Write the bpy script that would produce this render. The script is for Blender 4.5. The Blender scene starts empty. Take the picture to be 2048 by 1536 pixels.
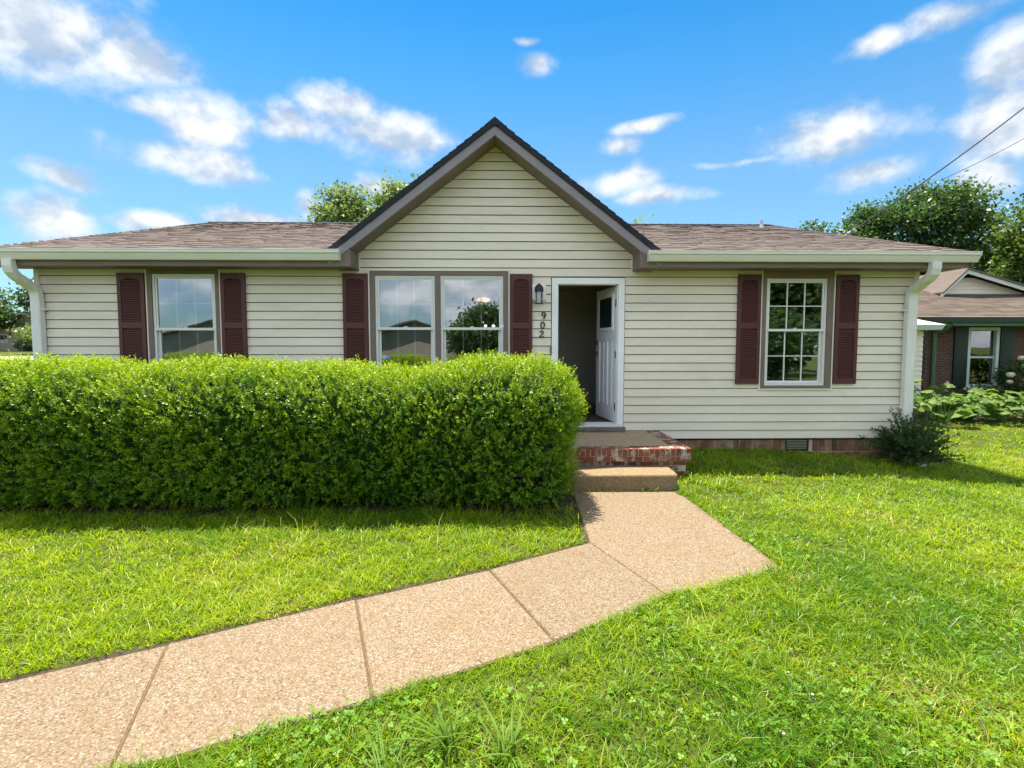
import bpy, math, random
import numpy as np
from mathutils import Vector, Matrix, Quaternion

random.seed(11)
RNG = np.random.default_rng(7)
R = math.radians
scene = bpy.context.scene
COL = scene.collection

# ------------------------------------------------------------------ camera
CAM_Z = 1.7
cam_data = bpy.data.cameras.new('camera')
cam_data.sensor_fit = 'HORIZONTAL'
cam_data.sensor_width = 36.0
cam_data.lens = 36.0 * 1000.0 / 2048.0
cam_data.shift_y = -16.8 / 2048.0
cam_data.clip_start = 0.05
cam_data.clip_end = 3000
cam = bpy.data.objects.new('camera', cam_data)
COL.objects.link(cam)
cam.location = (0, 0, CAM_Z)
cam.rotation_euler = (R(90 - 3.5), 0, R(-1.1))
scene.camera = cam

# ------------------------------------------------------------------ sun, sky, exposure
SUN_DIR = Vector((0.12, -0.25, -1.0)).normalized()          # direction the light travels
to_sun = -SUN_DIR
SUN_EL = math.asin(to_sun.z)
SUN_AZ = math.atan2(to_sun.x, to_sun.y)
SUN_STRENGTH = 2.0
SKY_STRENGTH = 0.05
EXPOSURE = 2.65
# colour of the clear air from horizon to zenith, on top of the physical sky
SKY_GRADE = [(0.0, (0.30, 0.42, 0.52)), (0.10, (0.38, 0.52, 0.56)), (0.20, (0.36, 0.56, 0.62)), (0.30, (0.18, 0.53, 0.66)), (0.40, (0.055, 0.44, 0.66)), (1.0, (0.055, 0.44, 0.66))]
CLOUD_DARK = (2.2, 2.7, 3.4)
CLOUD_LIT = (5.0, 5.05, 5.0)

sl = bpy.data.lights.new('sun', 'SUN')
sl.energy = SUN_STRENGTH
sl.angle = R(0.6)
sl.color = (1.0, 0.90, 0.76)
so = bpy.data.objects.new('sun', sl)
COL.objects.link(so)
so.rotation_euler = SUN_DIR.to_track_quat('-Z', 'Y').to_euler()
so.location = (0, 0, 30)

vs = scene.view_settings
scene.display_settings.display_device = 'sRGB'
vs.view_transform = 'Standard'
vs.look = 'None'
vs.exposure = EXPOSURE
vs.gamma = 1.0
vs.use_curve_mapping = False
scene.cycles.max_bounces = 8
scene.cycles.diffuse_bounces = 4
scene.cycles.glossy_bounces = 4
scene.cycles.transparent_max_bounces = 12
scene.cycles.transmission_bounces = 6
scene.cycles.caustics_reflective = False
scene.cycles.caustics_refractive = False
scene.cycles.sample_clamp_indirect = 6.0
scene.cycles.use_denoising = True
scene.cycles.use_adaptive_sampling = True
scene.cycles.adaptive_threshold = 0.02

# clouds: direction (azimuth, elevation) in degrees, half width, half height, weight
def px_dir(x, y):
    yaw, p = R(1.1), R(3.5)
    fw = np.array([math.sin(yaw) * math.cos(p), math.cos(yaw) * math.cos(p), -math.sin(p)])
    rt = np.array([math.cos(yaw), -math.sin(yaw), 0.0])
    up = np.cross(rt, fw)
    d = fw + rt * (x - 1024) / 1000.0 - up * (y - 751.2) / 1000.0
    d /= np.linalg.norm(d)
    return math.atan2(d[0], d[1]), math.asin(d[2])

CLOUDS = [(40, 40, 250, 105, 1.0), (240, 112, 170, 52, .85),
          (385, 235, 105, 60, 1.0), (300, 212, 70, 28, .8), (375, 322, 135, 38, 1.0),
          (690, 215, 90, 42, .85), (790, 272, 150, 48, 1.0), (570, 250, 80, 45, .6),
          (120, 352, 95, 30, .9), (112, 432, 72, 48, 1.1), (330, 442, 130, 24, .8), (500, 436, 120, 24, .8),
          (622, 415, 34, 30, 1.0), (755, 365, 40, 24, .9),
          (1075, 136, 58, 30, .75), (1062, 86, 34, 13, .5),
          (1775, 74, 78, 27, .8), (1910, 28, 130, 40, .7), (2020, 115, 90, 75, 1.0), (2040, 235, 120, 90, 1.1),
          (1660, 270, 170, 62, .75), (1750, 345, 110, 36, .8), (1270, 260, 110, 20, .55), (1220, 296, 70, 26, .65),
          (1225, 362, 100, 34, .75), (1310, 396, 120, 22, .55), (1990, 350, 80, 60, .8), (1480, 330, 160, 14, .3)]

world = bpy.data.worlds.new('World')
scene.world = world
world.use_nodes = True
WT = world.node_tree
WT.nodes.clear()

class NT:
    """tiny helper for wiring nodes"""
    def __init__(self, tree):
        self.t = tree
    def n(self, kind, **kw):
        nd = self.t.nodes.new(kind)
        for k, v in kw.items():
            setattr(nd, k, v)
        return nd
    def put(self, sock, v):
        if isinstance(v, bpy.types.NodeSocket):
            self.t.links.new(v, sock)
        elif v is not None:
            sock.default_value = v
    def math(self, op, a, b=None, c=None, clamp=False):
        nd = self.n('ShaderNodeMath', operation=op, use_clamp=clamp)
        self.put(nd.inputs[0], a); self.put(nd.inputs[1], b)
        if c is not None: self.put(nd.inputs[2], c)
        return nd.outputs[0]
    def vec(self, op, a, b=None, out=0):
        nd = self.n('ShaderNodeVectorMath', operation=op)
        self.put(nd.inputs[0], a)
        if b is not None: self.put(nd.inputs[1], b)
        return nd.outputs[out]
    def mix(self, f, a, b, mode='MIX'):
        nd = self.n('ShaderNodeMix', data_type='RGBA', blend_type=mode)
        self.put(nd.inputs[0], f)
        self.put(nd.inputs[6], a if not isinstance(a, tuple) else tuple(a[:3]) + (1,))
        self.put(nd.inputs[7], b if not isinstance(b, tuple) else tuple(b[:3]) + (1,))
        return nd.outputs[2]
    def maprange(self, v, a, b, c=0.0, d=1.0, smooth=False):
        nd = self.n('ShaderNodeMapRange')
        if smooth: nd.interpolation_type = 'SMOOTHSTEP'
        self.put(nd.inputs[0], v)
        for i, q in enumerate((a, b, c, d)): nd.inputs[1 + i].default_value = q
        return nd.outputs[0]
    def noise(self, vec, scale, detail=4, rough=0.55, dist=0.0, out='Fac'):
        nd = self.n('ShaderNodeTexNoise')
        if vec is not None: self.put(nd.inputs['Vector'], vec)
        nd.inputs['Scale'].default_value = scale
        nd.inputs['Detail'].default_value = detail
        nd.inputs['Roughness'].default_value = rough
        nd.inputs['Distortion'].default_value = dist
        return nd.outputs[out]
    def ramp(self, f, stops, interp='LINEAR'):
        nd = self.n('ShaderNodeValToRGB')
        nd.color_ramp.interpolation = interp
        el = nd.color_ramp.elements
        while len(el) < len(stops): el.new(0.5)
        for e, (p, c) in zip(el, stops):
            e.position = p
            e.color = tuple(c[:3]) + (1,)
        self.put(nd.inputs[0], f)
        return nd.outputs[0]

w = NT(WT)
tc = w.n('ShaderNodeTexCoord')
vdir = w.vec('NORMALIZE', tc.outputs['Generated'])
sxyz = w.n('ShaderNodeSeparateXYZ'); w.put(sxyz.inputs[0], vdir)
az = w.math('ARCTAN2', sxyz.outputs[0], sxyz.outputs[1])
el = w.math('ARCSINE', sxyz.outputs[2])

def cloud_density():
    k = w
    cx = k.n('ShaderNodeCombineXYZ'); k.put(cx.inputs[0], az); k.put(cx.inputs[1], el)
    wob = k.noise(vdir, 6.0, 2, 0.5, out='Color')
    wob = k.vec('MULTIPLY', k.vec('SUBTRACT', wob, (0.5, 0.5, 0.5)), (0.09, 0.05, 0))
    p = k.vec('ADD', cx.outputs[0], wob)
    best = None
    for (x, y, hw, hh, wt) in CLOUDS:
        a0, e0 = px_dir(x, y)
        a1, _ = px_dir(x + hw, y); a2, _ = px_dir(x - hw, y)
        _, e1 = px_dir(x, y - hh); _, e2 = px_dir(x, y + hh)
        wa, we = abs(a1 - a2) / 2, abs(e1 - e2) / 2
        q = k.vec('MULTIPLY', k.vec('SUBTRACT', p, (a0, e0, 0)), (0.80 / wa, 0.80 / we, 0))
        m = k.math('MULTIPLY_ADD', k.vec('LENGTH', q, out=1), -0.82, 0.27 + 0.58 * wt)
        best = m if best is None else k.math('MAXIMUM', best, m)
    best = k.math('MAXIMUM', best, -0.7)
    # rest of the sky, out of view: cumulus made denser to add fill light
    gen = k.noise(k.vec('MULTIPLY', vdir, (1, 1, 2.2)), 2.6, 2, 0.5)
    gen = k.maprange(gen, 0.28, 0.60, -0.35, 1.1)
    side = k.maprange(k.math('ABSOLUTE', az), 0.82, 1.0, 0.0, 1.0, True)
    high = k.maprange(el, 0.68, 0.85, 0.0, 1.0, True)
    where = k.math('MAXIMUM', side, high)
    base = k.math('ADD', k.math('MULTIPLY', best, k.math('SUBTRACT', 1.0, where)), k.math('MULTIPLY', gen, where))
    sq = k.vec('MULTIPLY', vdir, (1, 1, 1.35))
    f1 = k.noise(sq, 10.0, 8, 0.57)
    f2 = k.noise(k.vec('ADD', sq, (-0.012, 0.0, 0.040)), 10.0, 3, 0.52)
    d = k.math('ADD', base, k.math('MULTIPLY_ADD', f1, 1.35, -0.66))
    shade = k.math('SUBTRACT', f1, f2)
    return d, shade

sky = w.n('ShaderNodeTexSky', sky_type='NISHITA')
sky.sun_disc = False
sky.sun_elevation = SUN_EL
sky.sun_rotation = SUN_AZ
sky.altitude = 100
sky.air_density = 1.0
sky.dust_density = 0.4
sky.ozone_density = 2.0
dens, shade = cloud_density()
cover = w.maprange(dens, -0.06, 0.60, 0.0, 0.90, True)
lit = w.math('ADD', w.maprange(shade, -0.14, 0.14, 0.0, 0.85, True), w.maprange(dens, 0.2, 1.0, 0.0, 0.2, True), clamp=True)
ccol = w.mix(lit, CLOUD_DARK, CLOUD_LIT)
# clouds opposite the sun brightened to add fill light on the house front
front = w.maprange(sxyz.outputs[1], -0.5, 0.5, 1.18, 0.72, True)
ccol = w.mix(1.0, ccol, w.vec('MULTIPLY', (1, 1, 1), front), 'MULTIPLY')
grade = w.ramp(w.maprange(el, 0.0, 1.5708), SKY_GRADE)
skyg = w.mix(1.0, sky.outputs[0], grade, 'MULTIPLY')
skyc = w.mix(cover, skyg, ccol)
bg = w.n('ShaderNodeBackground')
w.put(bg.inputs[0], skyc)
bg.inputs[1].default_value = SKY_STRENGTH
wo = w.n('ShaderNodeOutputWorld')
WT.links.new(bg.outputs[0], wo.inputs[0])
world.cycles.sampling_method = 'NONE'


# ------------------------------------------------------------------ materials
MATS = {}
def new_mat(name):
    m = bpy.data.materials.new(name)
    m.use_nodes = True
    m.node_tree.nodes.clear()
    k = NT(m.node_tree)
    out = k.n('ShaderNodeOutputMaterial')
    MATS[name] = m
    return m, k, out

def bsdf(k, out, color, rough=0.6, spec=0.4, metal=0.0, height=None, dist=0.002, strength=0.5):
    b = k.n('ShaderNodeBsdfPrincipled')
    k.put(b.inputs['Base Color'], color if not isinstance(color, tuple) else tuple(color[:3]) + (1,))
    k.put(b.inputs['Roughness'], rough)
    b.inputs['Specular IOR Level'].default_value = spec
    b.inputs['Metallic'].default_value = metal
    if height is not None:
        bp = k.n('ShaderNodeBump')
        bp.inputs['Strength'].default_value = strength
        bp.inputs['Distance'].default_value = dist
        k.put(bp.inputs['Height'], height)
        k.put(b.inputs['Normal'], bp.outputs[0])
    k.t.links.new(b.outputs[0], out.inputs[0])
    return b

def pos(k, scale=(1, 1, 1)):
    g = k.n('ShaderNodeNewGeometry')
    return k.vec('MULTIPLY', g.outputs['Position'], scale)

def objrand(k):
    return k.n('ShaderNodeObjectInfo').outputs['Random']

def simple(name, c, rough=0.6, spec=0.4, var=0.12, nscale=3.0, stretch=(1, 1, 1), bump=0.0, bscale=60.0, rand=0.0, metal=0.0):
    m, k, out = new_mat(name)
    v = pos(k, stretch)
    n1 = k.noise(v, nscale, 6, 0.6)
    n2 = k.noise(v, nscale * 9, 4, 0.6)
    f = k.math('ADD', k.math('MULTIPLY', n1, 0.65), k.math('MULTIPLY', n2, 0.35))
    f = k.maprange(f, 0.3, 0.7, 1 - var, 1 + var)
    if rand:
        f = k.math('MULTIPLY', f, k.maprange(objrand(k), 0, 1, 1 - rand, 1 + rand))
    sc = k.n('ShaderNodeVectorMath', operation='SCALE')
    sc.inputs[0].default_value = c[:3]
    k.put(sc.inputs['Scale'], f)
    h = k.noise(v, bscale, 5, 0.6) if bump else None
    rr = k.maprange(n2, 0.3, 0.7, max(0.02, rough - 0.08), min(1, rough + 0.08))
    bsdf(k, out, sc.outputs[0], rr, spec, metal, h, bump or 0.001, 0.6)
    return m

simple('siding', (0.765, 0.70, 0.605), 0.55, 0.35, 0.11, 1.6, (0.5, 1, 2.0), 0.0012, 90, 0.025)
simple('siding_light', (0.79, 0.74, 0.65), 0.55, 0.35, 0.06, 1.2)
simple('brown_trim', (0.185, 0.140, 0.125), 0.55, 0.35, 0.16, 4, (1, 1, 1), 0.0012, 70)
simple('fascia', (0.245, 0.222, 0.262), 0.5, 0.4, 0.12, 3)
simple('maroon', (0.088, 0.027, 0.027), 0.5, 0.4, 0.14, 4, (1, 1, 1), 0.0006, 120)
simple('white_vinyl', (0.74, 0.745, 0.735), 0.4, 0.45, 0.05, 4)
simple('white_paint', (0.84, 0.85, 0.90), 0.45, 0.45, 0.06, 3)
simple('gutter_paint', (0.72, 0.715, 0.68), 0.35, 0.5, 0.09, 2.5, (0.4, 1, 3))
simple('downspout_paint', (0.74, 0.745, 0.74), 0.38, 0.5, 0.10, 4, (2, 2, 0.6))
simple('black_metal', (0.012, 0.013, 0.014), 0.4, 0.5, 0.2, 8)
simple('brass_grey', (0.17, 0.15, 0.12), 0.35, 0.5, 0.15, 20, metal=0.8)
simple('galvanised', (0.42, 0.43, 0.44), 0.4, 0.5, 0.12, 12, metal=0.6)
simple('room_paint', (0.50, 0.47, 0.43), 0.7, 0.3, 0.05, 2)
simple('room_white', (0.55, 0.54, 0.52), 0.7, 0.3, 0.05, 2)
simple('room_floor', (0.09, 0.062, 0.045), 0.35, 0.4, 0.3, 3, (1, 12, 1))
simple('mortar', (0.46, 0.42, 0.36), 0.9, 0.2, 0.25, 9, (1, 1, 1), 0.003, 120)
simple('bark', (0.075, 0.058, 0.042), 0.9, 0.2, 0.4, 5, (3, 3, 0.7), 0.01, 14)
simple('hedge_hull_dark', (0.028, 0.045, 0.012), 0.9, 0.1, 0.5, 25)
simple('lap_shadow_black', (0.022, 0.022, 0.018), 0.9, 0.1, 0.2, 3)  # near-black backing that draws the lap shadow lines between siding boards
simple('joint_sand', (0.16, 0.105, 0.055), 0.95, 0.1, 0.4, 25, (1, 1, 1), 0.004, 90)
simple('twig', (0.06, 0.05, 0.025), 0.8, 0.2, 0.3, 12)
simple('green_trim', (0.055, 0.14, 0.085), 0.5, 0.4, 0.15, 5)
simple('dark_shutter', (0.009, 0.024, 0.017), 0.5, 0.4, 0.2, 5)
simple('mint_trim', (0.50, 0.61, 0.56), 0.5, 0.4, 0.08, 4)
simple('wire_rubber', (0.012, 0.011, 0.014), 0.6, 0.3, 0.2, 20)
simple('wood_pole', (0.13, 0.10, 0.075), 0.85, 0.2, 0.35, 4, (6, 6, 0.5), 0.004, 30)
simple('orange_wood', (0.28, 0.145, 0.06), 0.7, 0.3, 0.25, 4, (6, 6, 0.6))
simple('far_wall', (0.40, 0.36, 0.30), 0.8, 0.2, 0.15, 1.0)
simple('far_roof', (0.125, 0.105, 0.092), 0.85, 0.2, 0.25, 2.0, (1, 1, 6))
simple('road', (0.42, 0.40, 0.37), 0.9, 0.2, 0.15, 1.2)
simple('soil', (0.060, 0.046, 0.032), 0.95, 0.15, 0.5, 7, (1, 1, 1), 0.012, 60)
simple('shingle_edge', (0.028, 0.030, 0.042), 0.85, 0.2, 0.3, 8, (1, 1, 1), 0.003, 150)
simple('clover_white', (0.42, 0.38, 0.32), 0.8, 0.2, 0.2, 90)
simple('blossom', (0.62, 0.60, 0.42), 0.7, 0.2, 0.2, 30)
simple('sticker_blue', (0.12, 0.32, 0.62), 0.4, 0.4, 0.1, 30)
simple('sticker_white', (0.7, 0.75, 0.8), 0.4, 0.4, 0.05, 30)
simple('number_black', (0.030, 0.020, 0.018), 0.45, 0.4, 0.2, 20)

def emit(name, c, s):
    m, k, out = new_mat(name)
    e = k.n('ShaderNodeEmission')
    e.inputs[0].default_value = tuple(c) + (1,)
    e.inputs[1].default_value = s
    k.t.links.new(e.outputs[0], out.inputs[0])
emit('lamp_warm', (1.0, 0.45, 0.2), 0.30)
emit('bulb_white', (1.0, 0.92, 0.8), 0.4)

def mat_glass(name, refl, tint=(0.86, 0.90, 0.88)):
    m, k, out = new_mat(name)
    tr = k.n('ShaderNodeBsdfTransparent'); tr.inputs[0].default_value = tuple(tint) + (1,)
    gl = k.n('ShaderNodeBsdfGlossy'); gl.inputs['Roughness'].default_value = 0.012
    gl.inputs['Color'].default_value = (0.95, 0.96, 1.0, 1)
    bp = k.n('ShaderNodeBump'); bp.inputs['Strength'].default_value = 0.10; bp.inputs['Distance'].default_value = 0.01
    k.put(bp.inputs['Height'], k.noise(pos(k), 2.2, 1, 0.4))
    k.put(gl.inputs['Normal'], bp.outputs[0])
    fr = k.n('ShaderNodeFresnel'); fr.inputs[0].default_value = 1.5
    f = k.math('ADD', k.math('MULTIPLY', fr.outputs[0], 1.6), refl, clamp=True)
    mx = k.n('ShaderNodeMixShader')
    k.put(mx.inputs[0], f)
    k.t.links.new(tr.outputs[0], mx.inputs[1]); k.t.links.new(gl.outputs[0], mx.inputs[2])
    k.t.links.new(mx.outputs[0], out.inputs[0])
mat_glass('glass', 0.15)
mat_glass('lantern_glass', 0.10, (0.8, 0.8, 0.78))

def mat_leaf(name, dark, light, trans=0.45, tcol=None, rough=0.45, spec=0.35, wear=None):
    """leaf tint comes from the per-leaf attribute 'tint' (0..1)"""
    m, k, out = new_mat(name)
    at = k.n('ShaderNodeAttribute'); at.attribute_name = 'tint'
    n = k.noise(pos(k), 0.9, 3, 0.6)
    f = k.math('ADD', at.outputs['Fac'], k.maprange(n, 0.3, 0.7, -0.22, 0.22), clamp=True)
    stops = [(0.0, dark), (0.85, light)]
    if wear: stops.append((1.0, wear))
    c = k.ramp(f, stops)
    b = k.n('ShaderNodeBsdfPrincipled')
    k.put(b.inputs['Base Color'], c)
    b.inputs['Roughness'].default_value = rough
    b.inputs['Specular IOR Level'].default_value = spec
    t = k.n('ShaderNodeBsdfTranslucent')
    tint = k.mix(1.0, c, tcol or (1.5, 1.35, 0.55), 'MULTIPLY')
    k.put(t.inputs[0], tint)
    mx = k.n('ShaderNodeMixShader'); mx.inputs[0].default_value = trans
    k.t.links.new(b.outputs[0], mx.inputs[1]); k.t.links.new(t.outputs[0], mx.inputs[2])
    k.t.links.new(mx.outputs[0], out.inputs[0])
mat_leaf('grass_blade', (0.070, 0.185, 0.005), (0.330, 0.440, 0.010), 0.5, (1.6, 1.5, 0.28), 0.42, 0.35, (0.42, 0.36, 0.15))
mat_leaf('clover_leaf', (0.085, 0.225, 0.018), (0.220, 0.400, 0.030), 0.45, (1.5, 1.45, 0.5), 0.5, 0.3)
mat_leaf('weed_blade', (0.075, 0.170, 0.022), (0.165, 0.285, 0.040), 0.4, (1.5, 1.4, 0.4), 0.6, 0.2)
mat_leaf('hedge_leaf', (0.048, 0.172, 0.012), (0.230, 0.355, 0.012), 0.48, (1.7, 1.5, 0.30), 0.40, 0.40)
mat_leaf('tree_leaf', (0.048, 0.100, 0.028), (0.130, 0.190, 0.045), 0.48, (1.3, 1.35, 0.6), 0.45, 0.4)
mat_leaf('pale_tree_leaf', (0.110, 0.175, 0.055), (0.220, 0.285, 0.100), 0.46, (1.25, 1.3, 0.7), 0.45, 0.4)
mat_leaf('dark_tree_leaf', (0.036, 0.086, 0.038), (0.100, 0.160, 0.048), 0.46, (1.15, 1.35, 0.65), 0.40, 0.5)
mat_leaf('yew_needle', (0.020, 0.055, 0.024), (0.075, 0.140, 0.042), 0.3, (1.2, 1.3, 0.6), 0.5, 0.35)
mat_leaf('big_leaf', (0.085, 0.180, 0.040), (0.180, 0.270, 0.060), 0.42, (1.4, 1.4, 0.55), 0.5, 0.35)

def mat_lawn():
    m, k, out = new_mat('lawn_ground')
    v = pos(k)
    n = k.noise(v, 1.1, 6, 0.65)
    n2 = k.noise(v, 38, 5, 0.7)
    c = k.ramp(n2, [(0.30, (0.028, 0.036, 0.008)), (0.55, (0.070, 0.090, 0.014)), (0.78, (0.13, 0.16, 0.022))])
    c = k.mix(k.maprange(n, 0.55, 0.8, 0, 0.55), c, (0.13, 0.12, 0.045))
    bsdf(k, out, c, 0.9, 0.15, 0, n2, 0.02, 0.8)
mat_lawn()

def mat_aggregate(name, warm, dirt=0.0):
    m, k, out = new_mat(name)
    v = pos(k)
    vo = k.n('ShaderNodeTexVoronoi'); vo.feature = 'F1'
    vo.inputs['Scale'].default_value = 120.0
    k.t.links.new(v, vo.inputs['Vector'])
    s = k.n('ShaderNodeSeparateColor'); k.put(s.inputs[0], vo.outputs['Color'])
    c = k.ramp(s.outputs[0], [(0.0, (0.15, 0.088, 0.05)), (0.09, (0.33, 0.20, 0.105)), (0.40, (0.50, 0.33, 0.185)),
                              (0.65, (0.56, 0.42, 0.27)), (0.86, (0.60, 0.50, 0.37)), (0.96, (0.72, 0.66, 0.56))])
    big = k.n('ShaderNodeTexVoronoi'); big.inputs['Scale'].default_value = 42.0
    k.t.links.new(v, big.inputs['Vector'])
    sb = k.n('ShaderNodeSeparateColor'); k.put(sb.inputs[0], big.outputs['Color'])
    spot = k.math('MULTIPLY', k.maprange(sb.outputs[1], 0.66, 0.70, 0, 1), k.maprange(big.outputs['Distance'], 0.34, 0.26, 0, 1))
    c = k.mix(k.math('MULTIPLY', spot, 0.75), c, (0.66, 0.60, 0.50))
    matrix = k.maprange(vo.outputs['Distance'], 0.40, 0.62, 0, 0.6)
    c = k.mix(matrix, c, (0.33, 0.235, 0.15))
    n = k.noise(v, 2.3, 5, 0.62)
    c = k.mix(k.maprange(n, 0.4, 0.72, 0, 0.30), c, (0.42, 0.25, 0.12))
    n3 = k.noise(v, 5.5, 5, 0.7)
    c = k.mix(k.maprange(n3, 0.60, 0.80, 0, 0.35 + dirt), c, (0.16, 0.125, 0.085))
    if dirt:
        c = k.mix(dirt, c, (0.13, 0.105, 0.06))
    c = k.mix(1.0, c, warm, 'MULTIPLY')
    c = k.mix(1.0, c, k.vec('MULTIPLY', (1, 1, 1), k.maprange(objrand(k), 0, 1, 0.92, 1.06)), 'MULTIPLY')
    blot = k.noise(v, 1.1, 6, 0.7, 0.6)
    c = k.mix(k.maprange(blot, 0.55, 0.78, 0, 0.20), c, (0.11, 0.095, 0.072))
    h = k.math('SUBTRACT', 1.0, vo.outputs['Distance'])
    bsdf(k, out, c, 0.75, 0.3, 0, h, 0.004, 0.7)
mat_aggregate('aggregate', (0.415, 0.435, 0.435))
mat_aggregate('aggregate_step', (0.62, 0.62, 0.54), 0.30)
mat_aggregate('porch_slab', (0.92, 0.96, 0.93), 0.15)
simple('sill_concrete', (0.15, 0.14, 0.125), 0.9, 0.2, 0.35, 6, (1, 1, 1), 0.004, 60)

def mat_brick(name, stops, smear):
    m, k, out = new_mat(name)
    v = pos(k)
    c = k.ramp(objrand(k), stops)
    n = k.noise(v, 30, 6, 0.7)
    c = k.mix(k.maprange(n, 0.35, 0.7, 0, 0.5), c, (0.10, 0.035, 0.022))
    sm = k.noise(k.vec('MULTIPLY', v, (1, 1, 0.6)), 9, 6, 0.65)
    c = k.mix(k.maprange(sm, 0.50, 0.60, 0, smear), c, (0.50, 0.46, 0.41))
    bsdf(k, out, c, 0.85, 0.25, 0, n, 0.004, 0.7)
mat_brick('brick_red', [(0.0, (0.15, 0.050, 0.034)), (0.4, (0.24, 0.080, 0.052)), (0.7, (0.21, 0.100, 0.060)), (0.85, (0.10, 0.055, 0.040)), (1.0, (0.26, 0.075, 0.050))], 0.75)
mat_brick('brick_tan', [(0.0, (0.17, 0.075, 0.042)), (0.35, (0.25, 0.120, 0.060)), (0.6, (0.30, 0.185, 0.085)), (0.72, (0.10, 0.065, 0.045)), (0.9, (0.34, 0.24, 0.11)), (1.0, (0.20, 0.08, 0.045))], 0.25)

def mat_far_brick():
    m, k, out = new_mat('far_brick')
    v = pos(k)
    sx = k.n('ShaderNodeSeparateXYZ'); k.put(sx.inputs[0], v)
    cb = k.n('ShaderNodeCombineXYZ')
    k.put(cb.inputs[0], k.math('ADD', sx.outputs[0], sx.outputs[1])); k.put(cb.inputs[1], sx.outputs[2])
    b = k.n('ShaderNodeTexBrick')
    k.put(b.inputs['Vector'], cb.outputs[0])
    b.inputs['Scale'].default_value = 1.0
    b.inputs['Brick Width'].default_value = 0.205
    b.inputs['Row Height'].default_value = 0.0677
    b.inputs['Mortar Size'].default_value = 0.007
    b.inputs['Color1'].default_value = (0.120, 0.062, 0.044, 1)
    b.inputs['Color2'].default_value = (0.085, 0.050, 0.040, 1)
    b.inputs['Mortar'].default_value = (0.17, 0.15, 0.13, 1)
    c = k.mix(k.maprange(k.noise(v, 4, 5), 0.3, 0.7, 0, 0.5), b.outputs[0], (0.06, 0.04, 0.035))
    bsdf(k, out, c, 0.85, 0.2, 0, b.outputs['Fac'], -0.006, 0.6)
mat_far_brick()

def mat_shingle(name='shingle', mul=(1, 1, 1)):
    m, k, out = new_mat(name)
    at = k.n('ShaderNodeAttribute'); at.attribute_name = 'tint'
    c = k.ramp(at.outputs['Fac'], [(0.0, (0.060, 0.050, 0.047)), (0.22, (0.125, 0.101, 0.090)), (0.55, (0.210, 0.172, 0.151)), (1.0, (0.300, 0.255, 0.225))])
    n = k.noise(pos(k), 120, 3, 0.7)
    c = k.mix(k.maprange(n, 0.3, 0.7, 0, 0.45), c, (0.10, 0.078, 0.075))
    n2 = k.noise(pos(k), 0.8, 4, 0.6)
    c = k.mix(k.maprange(n2, 0.5, 0.75, 0, 0.25), c, (0.15, 0.12, 0.115))
    c = k.mix(1.0, c, mul, 'MULTIPLY')
    bsdf(k, out, c, 0.9, 0.2, 0, n, 0.003, 0.6)
mat_shingle()
mat_shingle('shingle_tan', (0.72, 0.70, 0.66))

# ------------------------------------------------------------------ mesh helpers
def tag(o, label=None, cat=None, group=None, kind=None):
    if label: o['label'] = label
    if cat: o['category'] = cat
    if group: o['group'] = group
    if kind: o['kind'] = kind
    return o

def link(o, parent=None):
    COL.objects.link(o)
    if parent is not None:
        o.parent = parent
        o.matrix_parent_inverse = WORLD[parent.name].inverted()
    WORLD[o.name] = (WORLD_OF(o, parent))
    return o
WORLD = {}
def WORLD_OF(o, parent):
    m = Matrix.Translation(o.location) @ o.rotation_euler.to_matrix().to_4x4() @ Matrix.Diagonal(o.scale).to_4x4()
    return m          # world matrix, because the parent's own matrix is cancelled by matrix_parent_inverse

def empty(name, loc=(0, 0, 0), parent=None):
    o = bpy.data.objects.new(name, None)
    o.empty_display_size = 0.2
    o.location = loc
    return link(o, parent)

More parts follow.
